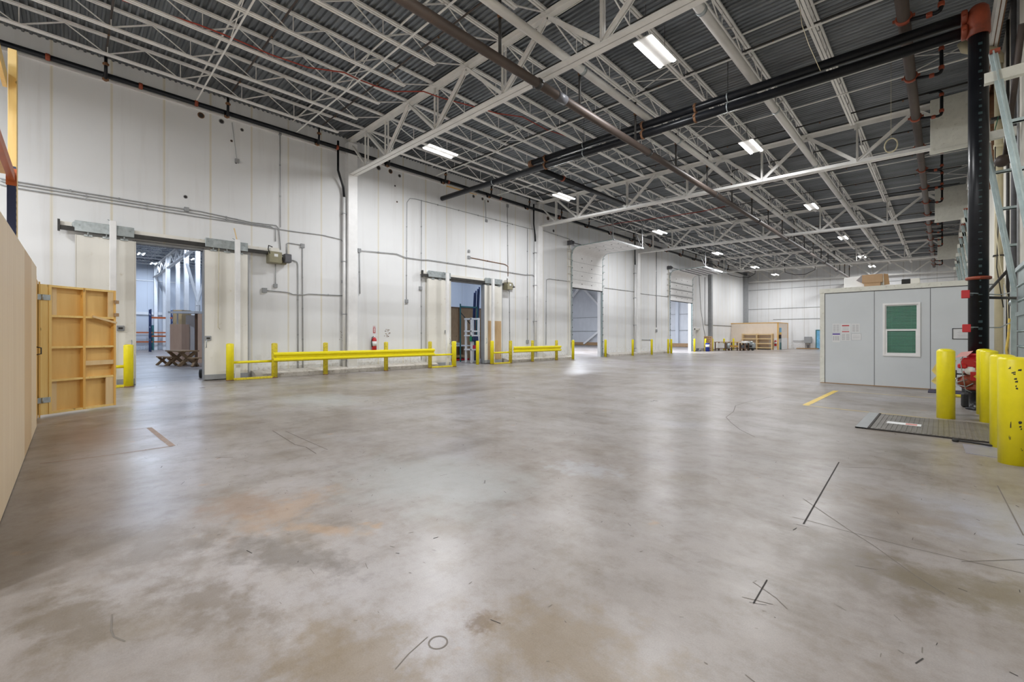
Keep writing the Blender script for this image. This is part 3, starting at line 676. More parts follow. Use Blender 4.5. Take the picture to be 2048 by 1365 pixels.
# ================================================================== CONDUITS
def conduit(pts, label, r=.018, boxes=(), mat='conduit', X=WX+.03, name='wall_conduit'):
    P = [XP(x, y, X) for x, y in pts]; ya = sum(p.y for p in P)/len(P)
    t = thing(name, (X, P[0].y, min(p.z for p in P)), label, 'conduit')
    b = MB(); b.path(P, r, 7); b.build('pipe', M[mat], t)
    b = MB(); n = 0
    for a, c in zip(P, P[1:]):
        L = (c-a).length; k = int(L/1.4)
        for j in range(1, k+1):
            q = a.lerp(c, j/(k+1)); b.box(WX, X+.012, q.y-.02, q.y+.02, q.z-.03, q.z+.03); n += 1
    if n: b.build('strap', M[mat], t)
    for (x, y, s) in boxes:
        s *= .8; q = XP(x, y, X); b = MB(); b.bbox(WX, WX+.07, q.y-s, q.y+s, q.z-s*1.1, q.z+s*1.1, .006); b.build('junction_box', M['greyb'], t)
    return t
conduit([(0, 357), (31, 363), (326, 412), (400, 423), (502, 445), (552, 451), (558, 458), (561, 500)], 'top one of three long grey conduits running to the first door motor', boxes=((373, 419, .08),))
conduit([(0, 362), (31, 369), (400, 429), (502, 448), (541, 453), (551, 459), (551, 483)], 'middle one of three long grey conduits running to the first door motor', .016)
conduit([(0, 369), (31, 376), (400, 434.6), (467, 444.5), (529, 454), (585, 463), (643, 470), (681, 479), (687, 485), (686, 561)], 'long grey conduit sloping past the first door motor and dropping beside the column', boxes=((686, 564, .07),))
conduit([(560, 268), (561, 455)], 'vertical conduit dropping from the roof above the first door motor', .013, ((560, 268, .06),))
conduit([(574, 508), (574, 488), (577, 486), (601, 490), (605, 494), (606, 741)], 'right one of two parallel conduits dropping behind the guard rail', .018, ((605, 492, .09),))
conduit([(560, 518), (587, 521), (594, 524), (596, 530), (596, 740)], 'left one of two parallel conduits dropping behind the guard rail', .018)
conduit([(551, 520), (551, 570)], 'short conduit hanging under the first door motor', .013, ((551, 572, .08),))
conduit([(530, 581), (576, 585), (586, 589), (608, 590), (617, 588), (694, 592)], 'horizontal conduit at mid height left of the first column', .018, ((529, 581, .1),))
conduit([(720, 588), (719, 501), (793, 508), (810, 515), (845, 520), (856, 520), (1000, 542), (1050, 550), (1065, 550), (1071, 556), (1072, 612)], 'long grey conduit running over the second sliding door', .02, ((719, 501, .09),), X=WX+.05)
conduit([(813, 600), (814, 405), (820, 397), (830, 398), (1056, 457), (1088, 462), (1140, 479)], 'long thin conduit high on the wall of the second bay', .014, ((813, 603, .1),))
conduit([(843, 400), (843, 720)], 'dark vertical tube standing for the door-edge reveal left of the second sliding door', .014, ((841, 577, .1),))  # tube put in for the dark line of the door-edge reveal
conduit([(938, 515), (1010, 529), (1016, 533), (1016, 553)], 'short beige conduit above the second door motor', .02, ((938, 515, .09), (938, 503, .07)), 'rust')
conduit([(1015, 412), (1016, 531)], 'vertical conduit above the second door motor', .013, ((1015, 412, .1),))
conduit([(1055, 458), (1055, 684)], 'vertical conduit between the second motor and the column', .014, ((1055, 684, .12),))
conduit([(1017, 575), (1019, 585), (1020, 706)], 'vertical conduit dropping below the second door motor', .016)
conduit([(1092, 690), (1093, 560), (1098, 558), (1134, 563)], 'conduit bending beside the first overhead door', .018)
conduit([(1209, 576), (1270, 584), (1284, 588), (1336, 594)], 'dark horizontal line of conduit between the two overhead doors', .022)
conduit([(1313, 500), (1313, 655)], 'dark hanging cord drop between the overhead doors', .025, ((1313, 662, .14),))
conduit([(1398, 545), (1402, 620), (1408, 660), (1411, 675)], 'loose dark cord beyond the second overhead door', .02)
conduit([(1410, 555), (1410, 650), (1432, 651), (1474, 653)], 'conduit running to the plywood booth', .03)
conduit([(464, 245), (474, 322)], 'thin dangling wire on the wall above the first door', .008, ((474, 322, .08),))
conduit([(970, 400), (972, 425), (972, 440)], 'short hanging wire high in the second bay', .012, ((973, 442, .08),))
conduit([(1014, 330), (1013, 350)], 'stub of wire under the roof above the second door', .01)
conduit([(1284, 680), (1303, 680)], 'short horizontal pipe stub behind the bollards', .03)
# holes and patches in the left wall
k = 0
for px, py, r in ((402, 231, .10), (443, 243, .085), (484, 260, .06), (463, 282, .04), (472, 326, .035), (757, 336, .11), (781, 343, .10), (799, 352, .08), (790, 372, .045), (794, 404, .04), (947, 393, .09), (965, 398, .08), (976, 403, .06), (371, 394, .06), (938, 502, .07), (1096, 437, .12), (1107, 462, .1)):
    p = XP(px, py, WX+.004); b = MB(); b.lathe((WX+.002, p.y, p.z), [(r, 0), (r*1.02, .006)], 14, 'x'); b.m = 1; b.lathe((WX+.007, p.y, p.z), [(r*.72, 0), (r*.72, .002)], 14, 'x')
    tag(b.build('wall_hole', [M['greyb'] if k % 3 else M['rust'], M['cut']]), 'round sealed pipe hole high on the left wall, %s from the left' % ORD[k] if k < 13 else 'small dark hole in the left wall, number %s from the left' % ORD[k], 'wall hole', 'old pipe holes in the left wall'); k += 1
p = XP(893, 371, WX+.01); q = XP(953, 388, WX+.01); b = MB(); b.beam((WX+.02, p.y, p.z), (WX+.02, q.y, q.z), .03, .12); tag(b.build('wood_batten', M['pine2']), 'orange-brown wooden batten high on the wall of the second bay', 'batten')
b = MB(); random.seed(3)
for k in range(22):
    p = XP(random.uniform(769, 780), random.uniform(659, 675), WX+.002); b.box(WX, WX+.004, p.y-.02, p.y+.02, p.z-.012, p.z+.012)
for k in range(14):
    p = XP(random.uniform(678, 690), random.uniform(662, 684), WX+.002); b.box(WX, WX+.004, p.y-.014, p.y+.014, p.z-.01, p.z+.01)
tag(b.build('screw_holes', M['rust']), 'cluster of small rusty screw holes on the wall', 'screw holes', kind='stuff')
# fire extinguisher and its sign
def textmesh(s, size, name, mat, parent, M4, depth=.001):
    cu = bpy.data.curves.new('t', 'FONT'); cu.body = s; cu.size = size; cu.extrude = depth; cu.align_x = 'CENTER'; cu.align_y = 'CENTER'
    tmp = bpy.data.objects.new('t', cu); COL.objects.link(tmp)
    bpy.context.view_layer.update(); dg = bpy.context.evaluated_depsgraph_get()
    me = bpy.data.meshes.new_from_object(tmp.evaluated_get(dg)); bpy.data.objects.remove(tmp); bpy.data.curves.remove(cu)
    root = parent
    while root.parent is not None: root = root.parent
    me.transform(Matrix.Translation(-Vector(root.location)) @ M4)
    me.materials.clear(); me.materials.append(mat)
    me.name = name; o = bpy.data.objects.new(name, me); COL.objects.link(o); o.parent = parent; return o
ROTL = Matrix(((0, 0, 1, 0), (1, 0, 0, 0), (0, 1, 0, 0), (0, 0, 0, 1)))      # text on the left wall: reads along +Y, up +Z, faces +X
ROTF = Matrix(((1, 0, 0, 0), (0, 0, -1, 0), (0, 1, 0, 0), (0, 0, 0, 1)))     # text facing -Y
p = XP(748.5, 688, WX+.1)
def extinguisher(p, s, label, face=1):
    t = thing('fire_extinguisher', (p.x, p.y, p.z-.25*s), label, 'fire extinguisher')
    MB().lathe((p.x, p.y, p.z-.25*s), [(.06*s, 0), (.085*s, .02*s), (.085*s, .40*s), (.06*s, .46*s), (.03*s, .48*s)], 18).build('cylinder', M['red'], t)
    MB().lathe((p.x, p.y, p.z-.08*s), [(.087*s, 0), (.087*s, .17*s)], 18).build('paper_label', M['paper'], t)
    b = MB(); b.lathe((p.x, p.y, p.z+.23*s), [(.03*s, 0), (.03*s, .05*s)], 10); b.beam((p.x, p.y-.02, p.z+.29*s), (p.x+.02, p.y+.13*s, p.z+.30*s), .02*s, .02*s); b.build('valve_head', M['white2'], t)
    b = MB(); b.path([(p.x, p.y, p.z+.27*s), (p.x+.02, p.y-.09*s, p.z+.24*s), (p.x+.02, p.y-.115*s, p.z+.1*s), (p.x+.02, p.y-.10*s, p.z-.12*s)], .014*s, 7); b.build('hose', M['rubber'], t)
extinguisher(p, 1.2, 'red fire extinguisher with white label hanging behind the guard rail')
p = XP(748.5, 659.5, WX+.004)
t = thing('extinguisher_sign', (WX, p.y, p.z-.16), 'small red and white fire extinguisher sign above the extinguisher', 'sign')
b = MB(); b.bbox(WX+.001, WX+.006, p.y-.055, p.y+.055, p.z-.16, p.z+.16, .001); b.build('panel', M['red'], t)
b = MB(); b.bbox(WX+.006, WX+.008, p.y-.05, p.y+.05, p.z+.09, p.z+.155, .0005); b.bbox(WX+.006, WX+.008, p.y-.028, p.y+.028, p.z-.13, p.z+.07, .0005); b.build('white_field', M['paper'], t)
textmesh('FIRE', .045, 'lettering', M['red'], t, Matrix.Translation((WX+.009, p.y, p.z+.12)) @ ROTL)
textmesh('F\nI\nR\nE', .05, 'lettering', M['red'], t, Matrix.Translation((WX+.009, p.y, p.z-.03)) @ ROTL)
# ================================================================== BOLLARDS AND GUARD RAILS
BH = 1.25
def bollard(x, y, r, label, group, h=BH, parts=None, name='bollard', mat='yellow'):
    t = thing(name, (x, y, 0), label, 'bollard', group)
    MB().lathe((x, y, 0), [(r, 0), (r, h-.03), (r*.93, h-.01), (r*.6, h+.006), (.01, h+.01)], 24).build('post', M[mat], t)
    return t
XB = -17.12
def yb(px, X=XB): return XP(px, 700, X).y
# guard frames (posts + bars moved as one welded thing)
def post(b, x, y, r, h=BH): b.lathe((x, y, 0), [(r, 0), (r, h-.03), (r*.93, h-.01), (r*.6, h+.006), (.01, h+.01)], 20)
def wbeam(y0, y1, z, X, t):
    prof = [(-.00, .17), (.03, .15), (.075, .125), (.075, .075), (.03, .05), (.0, .02), (.0, -.02), (.03, -.05), (.075, -.075), (.075, -.125), (.03, -.15), (.0, -.17)]
    b = MB(); vs = []; fs = []; n = len(prof)
    for y in (y0, y1):
        for (dx, dz) in prof: vs.append((X+dx, y, z+dz))
        for (dx, dz) in prof: vs.append((X+dx-.012, y, z+dz))
    for i in range(n-1): fs += [(i, i+1, 2*n+i+1, 2*n+i), (n+i+1, n+i, 3*n+i, 3*n+i+1)]
    fs += [(0, 2*n, 3*n, n), (n-1, 2*n-1, 4*n-1, 3*n-1)]
    for e in (0, 2*n):
        for i in range(n-1): fs.append((e+i, e+n+i, e+n+i+1, e+i+1))
    b.add(vs, fs); b.build('beam', M['yellow'], t)
def guard(pxs, radii, beam_px, bars, label, group='yellow guard rails along the left wall'):
    ys = [yb(p) for p in pxs]; t = thing('guard_rail', (XB, ys[0], 0), label, 'guard rail', group)
    for i, (y, r) in enumerate(zip(ys, radii)):
        b = MB(); post(b, XB, y, r); b.build('post', M['yellow'] if r > .1 else M['yellowd'] if i else M['yellow'], t)
        b = MB(); b.lathe((XB, y, 0), [(r*1.06, 0), (r*1.06, .03)], 16); b.build('foot', M['rust'], t)
    if beam_px: wbeam(yb(beam_px[0]), yb(beam_px[1]), .75, XB+.09, t)
    for (a, c) in bars:
        MB().tube((XB, ys[a], .61), (XB, ys[c], .61), .045, 12).build('bar', M['yellow'], t)
        MB().bbox(XB-.06, XB+.06, ys[a], ys[c], .005, .075, .005).build('floor_plate', M['yellowd'], t)
guard([186, 257], [.10, .115], None, [(0, 1)], 'short yellow guard frame left of the first wall opening, partly behind the wooden gate')
guard([460, 549, 651, 772, 860, 908], [.115, .10, .09, .09, .09, .115], (545, 866), [(0, 1), (4, 5)], 'long yellow guard rail with six posts between the two sliding doors')
guard([984, 1021, 1065, 1113], [.105, .095, .09, .09], (1024, 1119), [(0, 1)], 'yellow guard rail with four posts right of the second sliding door')
for px, base, lab in ((955, 728, 'yellow bollard standing in the second sliding door opening'),
                      (1146, 719, 'yellow bollard left of the first overhead door'), (1211, 714, 'yellow bollard right of the first overhead door'),
                      (1265.5, 711.5, 'yellow bollard left of the third column'), (1303.5, 709.7, 'yellow bollard right of the third column'),
                      (1336.5, 707.3, 'left of two close yellow bollards at the second overhead door'), (1342.5, 707.3, 'right of two close yellow bollards at the second overhead door'),
                      (1389, 703.8, 'yellow bollard right of the second overhead door'), (1411, 703, 'yellow bollard left of the blue drum'),
                      (1425, 702, 'yellow bollard right of the honeycomb crate'), (1448, 700.5, 'yellow bollard behind the left end of the work tables'), (1467, 699.5, 'yellow bollard behind the middle of the work tables')):
    p = FL(px, base) if px != 955 else XP(955, 727, -17.55)
    bollard(p.x, p.y, .09, lab, 'slim yellow bollards along the left wall')
def bol2(px, base, lab, r=.125):
    p = FL(px, base); d = Vector((p.x, p.y, 0)).normalized(); p += d*r
    t = bollard(p.x, p.y, r, lab, 'thick yellow bollards at the loading dock'); return p, t
p1, t1 = bol2(1891.5, 838.5, 'thick yellow bollard standing alone left of the red valve')
bol2(1890.5, 830, 'thick yellow bollard hidden right behind the one left of the red valve', .112)
p2, t2 = bol2(1978, 847, 'thick yellow bollard in front of the black riser', .115)
bol2(1969, 831, 'thick yellow bollard just behind the one in front of the black riser', .11)
p3, t3 = bol2(2005, 899, 'thick yellow bollard second from the right edge of the photo', .12)
p4, t4 = bol2(2027, 932, 'thick scuffed yellow bollard nearest the camera, at the right edge of the photo', .128)
b = MB(); random.seed(5)
dcam = -Vector((p4.x, p4.y, 0)).normalized(); sd = Vector((-dcam.y, dcam.x, 0))
for (u, z, wd, hh) in ((.05, 1.09, .045, .014), (.0, 1.07, .03, .016), (-.03, 1.13, .02, .012), (.02, .98, .035, .022), (.03, .90, .018, .02), (.055, .48, .03, .025), (.06, .43, .02, .02), (-.02, .45, .01, .06), (-.03, .3, .006, .04), (.07, .20, .01, .01)):
    a = math.atan2(dcam.y, dcam.x)+u*7
    for j in range(3):
        aa = a+random.uniform(-.06, .06); z2 = z+random.uniform(-.02, .02)
        c0 = Vector((p4.x+math.cos(aa)*.1285, p4.y+math.sin(aa)*.1285, z2)); tg = Vector((-math.sin(aa), math.cos(aa), 0))
        b.add([c0-tg*wd/3, c0+tg*wd/3, c0+tg*wd/3+Vector((0, 0, hh)), c0-tg*wd/4+Vector((0, 0, hh*.7))], [(0, 1, 2, 3)])
b.build('scuff_marks', M['cut'], t4)
# guard sheet fixed beside the dock bollard
b = MB(); pf = [YP(1877, 720, 11.9), YP(1863, 742, 11.9), YP(1873, 752, 11.9), YP(1862, 763, 11.9), YP(1877, 773, 11.9)]
vs = []
for q in pf: vs += [(q.x, q.y, q.z), (q.x+.25, q.y+.05, q.z)]
b.add(vs+[(v[0], v[1]+.012, v[2]) for v in vs], [(2*i, 2*i+1, 2*i+3, 2*i+2) for i in range(4)]+[(10+2*i, 12+2*i, 13+2*i, 11+2*i) for i in range(4)]+[(2*i, 2*i+2, 12+2*i, 10+2*i) for i in range(4)])
b.box(.14, .17, 11.92, 11.95, 0, 1.0)
tag(b.build('bent_guard_sheet', paint('pale_yellow_steel', (.72, .60, .25), .5)), 'pale yellow bent guard rail end behind the dock bollard', 'guard rail')
# ================================================================== OVERHEAD DOORS
def overhead(n, y0, y1, label, ribs):
    t = bpy.data.objects.new('door_%d' % n, None); COL.objects.link(t); t.location = (WX+.1, (y0+y1)/2, 0); t['kind'] = 'structure'; t['label'] = label
    X = WX+.12; zc = 7.0; R = .55; zb = 4.8; xh = X+3.1
    def curve(off):
        pts = [(X+off, zb)]; pts.append((X+off, zc))
        for k in range(1, 7):
            a = math.pi/2*k/6; pts.append((X+R-(R-off)*math.cos(a), zc+(R-off)*math.sin(a)))
        pts.append((xh, zc+R-off)); return pts
    a = curve(0); c = curve(.05); vs = []; fs = []; n_ = len(a)
    for (x, z) in a: vs += [(x, y0, z), (x, y1, z)]
    for (x, z) in c: vs += [(x, y0, z), (x, y1, z)]
    for i in range(n_-1):
        fs += [(2*i, 2*i+2, 2*i+3, 2*i+1), (2*n_+2*i, 2*n_+2*i+1, 2*n_+2*i+3, 2*n_+2*i+2), (2*i, 2*n_+2*i, 2*n_+2*i+2, 2*i+2), (2*i+1, 2*i+3, 2*n_+2*i+3, 2*n_+2*i+1)]
    fs += [(0, 1, 2*n_+1, 2*n_), (2*n_-2, 4*n_-2, 4*n_-1, 2*n_-1)]
    MB().add(vs, fs).build('leaf', M['white2'], t)
    b = MB(); b.box(X-.01, X+.07, y0, y1, zb-.06, zb); b.build('bottom_seal', M['rubber'], t)
    b = MB()                                                             # section joints and rivets / struts
    for z in (5.35, 5.95, 6.55, 7.1): b.box(X+.05, X+.054, y0+.02, y1-.02, z, z+.014)
    for x in (.9, 1.5, 2.1, 2.7): b.box(X+x, X+x+.014, y0+.02, y1-.02, zc+R-.054, zc+R-.05)
    b.build('section_joint', M['greyb'], t)
    b = MB()
    for fy in ((.3, .62) if not ribs else (.25, .5, .75)):
        yy = y0+(y1-y0)*fy
        for z in (5.1, 5.65, 6.25, 6.85): b.bbox(X+.05, X+.065, yy-.04, yy+.04, z-.03, z+.03, .004)
        for x in (.7, 1.2, 1.8, 2.4, 2.9): b.bbox(X+x-.03, X+x+.03, yy-.04, yy+.04, zc+R-.068, zc+R-.052, .004)
    b.build('rivet_plate', M['dgrey'], t)
    if ribs:
        b = MB()
        for z in (5.25, 5.85, 6.45): b.box(X+.05, X+.12, y0+.02, y1-.02, z, z+.05)
        for x in (.9, 1.4, 1.9, 2.4, 2.9): b.box(X+x, X+x+.05, y0+.02, y1-.02, zc+R-.13, zc+R-.05)
        b.build('strut', M['greyb'], t)
    for s, yy in ((-1, y0-.05), (1, y1+.05)):
        b = MB(); P = [(X+.04, yy, .1)]+[(x, yy, z) for x, z in curve(.03)[1:]]+[(xh+.2, yy, zc+R-.03)]
        b.path(P, .035, 8); b.build('track', M['galvg'], t)
        b = MB(); b.box(WX, WX+.10, yy+s*.03, yy+s*.11, 0, 8.0); 
        for z in (5.2, 5.7, 6.2, 6.7, 7.2): b.box(WX, X+.06, yy, yy+s*.3, z, z+.03)
        b.build('jamb_angle', M['galvg'] if s > 0 else M['cream'], t)
        b = MB()
        for k in range(14): b.lathe((X+.08, yy, .6+k*.5), [(.03, -.015), (.03, .015)], 8, 'x')
        b.build('roller', M['dgrey'], t)
        b = MB(); b.beam((xh+.1, yy, zc+R), (xh+.1, yy+s*.0, roof(xh)-.5), .05, .05); b.beam((xh+.1, yy, zc+R), (xh-.7, yy, roof(xh)-.5), .03, .03); b.build('hanger', M['greyb'], t)
    b = MB(); b.beam((xh+.15, y0-.1, zc+R-.05), (xh+.15, y1+.1, zc+R-.05), .05, .08); b.build('end_bar', M['greyb'], t)
    b = MB(); b.tube((WX+.35, y0-.35, 7.75), (WX+.35, y1+.35, 7.75), .03, 8); b.lathe((WX+.35, y0-.2, 7.75), [(.12, -.06), (.12, .06)], 14, 'y'); b.lathe((WX+.35, y1+.2, 7.75), [(.12, -.06), (.12, .06)], 14, 'y')
    for yy in (y0-.35, y1+.35): b.box(WX, WX+.42, yy-.01, yy+.01, 7.6, 7.9)
    b.build('spring_shaft', M['dgrey'], t)
    b = MB(); b.box(WX-T-.02, WX+.02, y0-.1, y0+.012, 0, 5.2); b.box(WX-T-.02, WX+.02, y1-.012, y1+.1, 0, 5.2); b.build('door_frame', M['white2'], t)
overhead(5, 23.74, 27.35, 'white sectional overhead door raised and curving onto ceiling tracks, nearer of the two', False)
overhead(6, 38.6, 43.5, 'ribbed white sectional overhead door raised on ceiling tracks, farther of the two', True)
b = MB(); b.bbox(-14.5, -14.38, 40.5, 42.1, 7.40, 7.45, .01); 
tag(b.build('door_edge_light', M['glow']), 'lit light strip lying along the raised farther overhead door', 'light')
# personnel door near the second overhead door
y0, y1 = 44.5, 45.5
b = MB(); b.box(WX-.3, WX+.06, y0-.12, y0+.01, 0, 2.3); b.box(WX-.3, WX+.06, y1-.01, y1+.12, 0, 2.3); b.box(WX-.02, WX+.06, y0-.12, y1+.12, 2.15, 2.32); S(b, 'trim_5', M['cream'], 'cream frame of the small doorway beyond the overhead doors')
b = MB(); b.bbox(WX-.25, WX-.2, y0, y1, 0, 2.15, .005); S(b, 'door_7', M['white2'], 'white personnel door beyond the overhead doors')
# ================================================================== NEIGHBOURING ROOMS
def simple_lamp(x, y, z, label, power, rot=True, col=(.68, .80, 1)): 
    return lamp(x, y, z, label, 'strip lights in the side rooms', power, rot, col, 'glowb')
fr = lambda x: 9.8
b = MB(); b.box(-62.4, -62, -10, 12, 0, 10); b.box(-62, WX-T, -10.3, -10, 0, 10); b.box(-62, WX-T, 12, 12.15, 0, 10); S(b, 'wall_side_room', M['wallb'], 'pale blue-lit wall of the side warehouse')
b = MB(); b.box(-26.3, -26, 12.15, 21.4, 0, 9.8); b.box(-26.3, WX-T, 21.4, 21.6, 0, 9.8); S(b, 'wall_workshop', M['wallb'], 'pale blue wall of the small workshop room')
b = MB(); b.box(-50.3, -50, 21.6, 61, 0, 10); b.box(-50.3, WX-T, 61, 61.4, 0, 10); b.box(-50, -26.3, 21.4, 21.6, 0, 10); S(b, 'wall_side_hall', M['wallc'], 'pale wall of the side hall behind the overhead doors')
deck(-62.4, WX-T, -10.3, 12.1, fr, 'ceiling_side_room', M['decki'], 'corrugated roof deck of the side warehouse')
b = MB(); b.box(-50.3, WX-T, 12.1, 61.4, 9.8, 9.95); S(b, 'ceiling_side_hall', M['decki'], 'roof of the side hall')
for (x, y) in ((-24, 1), (-33, 3.5), (-42, 1.0), (-42, 7.6), (-52, 4.5), (-52, 8.5), (-58, 6)):
    simple_lamp(x, y, 9.0, 'bluish lit strip light seen through the first wall opening', 160)
simple_lamp(-22, 16.5, 7.5, 'added unseen fill light of the small workshop room', 170, False)  # unseen light added so the workshop is not dark
for (x, y) in ((-24, 32), (-34, 40), (-22, 46), (-44, 29), (-21, 39), (-24, 51)):  # extra lights kept out of sight, added to brighten the side hall
    simple_lamp(x, y, 8.6, 'added unseen fill light in the side hall behind the overhead doors', 260 if y > 45 else 900, False, (.86, .91, 1))
# roof steel in the side warehouse
def side_joist(x, label):
    t = thing('bar_joist', (x, 0, 9.2), label, 'roof joist', 'bar joists of the side warehouse')
    b = MB(); pair(b, (x, -10, 9.77), (x, 12, 9.77)); b.build('top_chord', M['white'], t)
    b = MB(); pair(b, (x, -9, 9.2), (x, 11, 9.2)); b.build('bottom_chord', M['white'], t)
    b = MB()
    for k in range(18): a = -9+k*1.11; b.beam((x, a, 9.2), (x, a+.55, 9.75), .03, .03); b.beam((x, a+.55, 9.75), (x, a+1.11, 9.2), .03, .03)
    b.build('web', M['white'], t); return t
nj = 18; sj = side_joist(-21, 'white bar joist in the side warehouse, first beyond the wall opening')
for k in range(1, nj):
    g = copy_tree(sj); g.location.x = -21-k*2.3; g['label'] = 'white bar joist in the side warehouse, %s beyond the wall opening' % ORD[k]
t = thing('roof_girder', (-40, 6.5, 8.2), 'white roof girder over the columns of the side warehouse', 'roof girder')
b = MB(); chord(b, (WX-T, 6.5, 9.1), (-62, 6.5, 9.1), True); b.build('top_chord', M['white'], t)
b = MB(); chord(b, (WX-T, 6.5, 8.1), (-62, 6.5, 8.1), False); b.build('bottom_chord', M['white'], t)
for k in range(14):
    x = -19-k*3; b = MB(); b.beam((x, 6.5, 8.1), (x-1.5, 6.5, 9.1), .1, .1); b.beam((x-1.5, 6.5, 9.1), (x-3, 6.5, 8.1), .1, .1); b.build('diagonal', M['white'], t)
k = 0
for x in (-61.2, -52.6, -43.2):
    for dy in (6.5, 7.25):
        b = MB(); b.bbox(x-.15, x+.15, dy-.15, dy+.15, 0, 9.2, .01); k += 1
        tag(b.build('side_column', M['white2']), 'white steel column in the side warehouse, %s from the left in its row' % ORD[k-1], 'column', 'columns of the side warehouse')
t = thing('wall_brace', (-39, 6.6, 0), 'white diagonal cross brace between columns in the side warehouse', 'brace')
b = MB(); b.beam(DP(374, 528, 33), DP(398, 612, 31), .16, .12); b.beam(DP(408, 560, 32), DP(394, 612, 31), .12, .1); b.beam(DP(398, 612, 31), DP(394, 700, 31), .14, .12); b.build('bars', M['white2'], t)
b = MB(); b.beam((-61.9, -3, 4.0), (-61.9, 12, 4.0), .1, .3); b.beam((-61.95, -3, 7.6), (-61.95, 12, 7.6), .1, .1); tag(b.build('wall_girt', M['white2']), 'horizontal white rail on the far wall of the side warehouse', 'rail')
# pallet racks
def rack(c, w, d, h, nb, up, levels, label, mu, mbm, dirx=(0, 1)):
    t = thing('pallet_rack', c, label, 'rack'); x0, y0 = c[0], c[1]
    for k in range(nb+1):
        y = y0+k*w; b = MB()
        for dx in (0, d): b.box(x0+dx-.05, x0+dx+.05, y-.05, y+.05, 0, h)
        z = .2
        while z < h-.8: b.beam((x0, y, z), (x0+d, y, z+.6), .03, .03); b.beam((x0+d, y, z+.6), (x0, y, z+1.2), .03, .03) if z+1.2 < h else None; z += 1.2
        b.build('upright_frame', mu, t)
    for z in levels:
        b = MB()
        for dx in (0, d): b.box(x0+dx-.03, x0+dx+.03, y0, y0+nb*w, z-.07, z+.07)
        b.build('beam', mbm, t)
    return t
c = DP(318, 700, 42); rack((c.x-1.2, c.y-.6, 0), 1.7, 1.1, 4.1, 1, None, (1.5, 3.3), 'blue and orange pallet rack seen through the first wall opening', M['blue'], M['rackor'])
c = DP(280, 700, 47); rack((c.x, c.y-1.2, 0), 2.2, 1.0, 2.7, 2, None, (.9, 1.9), 'low teal rack with orange beams far behind the first wall opening', M['teal'], M['rackor'])
# picnic table + benches
def picnic(cx, cy, a, label):
    t = thing('picnic_table', (cx, cy, 0), label, 'table'); c, s = math.cos(a), math.sin(a)
    def P(u, v, z): return (cx+u*c-v*s, cy+u*s+v*c, z)
    b = MB()
    for v in (-.3, -.1, .1, .3): b.beam(P(-.85, v, .75), P(.85, v, .75), .19, .06)
    b.build('tabletop', M['osb'], t)
    for u in (-.6, .6):
        for sg in (-1, 1): MB().beam(P(u+.02*sg, -sg*.42, 0), P(u+.02*sg, sg*.36, .74), .13, .13).build('leg', M['osb'], t)
def bench(cx, cy, a, label):
    t = thing('picnic_bench', (cx, cy, 0), label, 'bench', 'benches at the picnic table'); c, s = math.cos(a), math.sin(a)
    def P(u, v, z): return (cx+u*c-v*s, cy+u*s+v*c, z)
    b = MB()
    for v in (-.09, .09): b.beam(P(-.75, v, .43), P(.75, v, .43), .17, .055)
    b.build('seat', M['osb'], t)
    for u in (-.5, .5):
        for sg in (-1, 1): MB().beam(P(u+.02*sg, -sg*.26, 0), P(u+.02*sg, sg*.16, .42), .11, .10).build('leg', M['osb'], t)
p = FL(358, 733); picnic(p.x-.5, p.y+.2, .25, 'dark wooden picnic table with crossed legs through the first wall opening')
p = FL(342, 732); bench(p.x-.6, p.y-.1, .25, 'dark wooden bench left of the picnic table')
p = FL(397, 735); bench(p.x-.3, p.y+.35, .9, 'dark wooden bench right of the picnic table, at the door edge')
# boards and crates behind the table
def slab(px0, px1, pyt, d, th, mat, name, label, cat, base=0, yaw=0):
    a = DP(px0, 700, d); c = DP(px1, 700, d); zt = DP(px0, pyt, d).z
    b = MB(); b.beam((a.x, a.y, (zt+base)/2), (c.x, c.y, (zt+base)/2), th, zt-base); return tag(b.build(name, mat), label, cat)
slab(348, 371, 649, 25.5, .6, M['pinkply'], 'plywood_crate', 'pale plywood crate behind the picnic table', 'crate')
slab(356, 373, 621, 27.5, .8, M['pale'], 'tall_board_stack', 'tall pale board stack behind the plywood crate', 'boards')
slab(373, 390, 631, 26, .12, M['paper'], 'wrapped_board', 'wide board wrapped in white with blue tape', 'board')
slab(391, 396, 628, 25, .12, M['dwood'], 'timber_post', 'dark upright timber leaning among the boards', 'timber')
slab(397, 412, 628, 24.5, .12, M['pinkply'], 'upright_panel', 'pinkish upright panel at the right of the door view', 'panel')
a = DP(355, 625, 26.5); c = DP(408, 625, 25); b = MB(); b.beam((a.x, a.y, a.z-.02), (c.x, c.y, c.z-.02), 1.0, .12); b.beam((a.x, a.y, 0.02), (a.x, a.y, a.z-.08), .08, .08); b.beam((c.x, c.y, 0.02), (c.x, c.y, c.z-.08), .08, .08)
tag(b.build('overhead_shelf', M['white2']), 'white platform shelf on legs above the boards', 'shelf')
p = FL(403, 757); b = MB(); b.lathe((p.x-.1, p.y, .16), [(.02, -.05), (.15, -.04), (.16, 0), (.15, .04), (.02, .05)], 16, 'y'); b.path([(p.x-.1, p.y+.05, .16), (p.x-.2, p.y+.25, .9)], .02); tag(b.build('hand_truck', M['rubber']), 'black wheel of a hand truck at the door edge', 'hand truck')
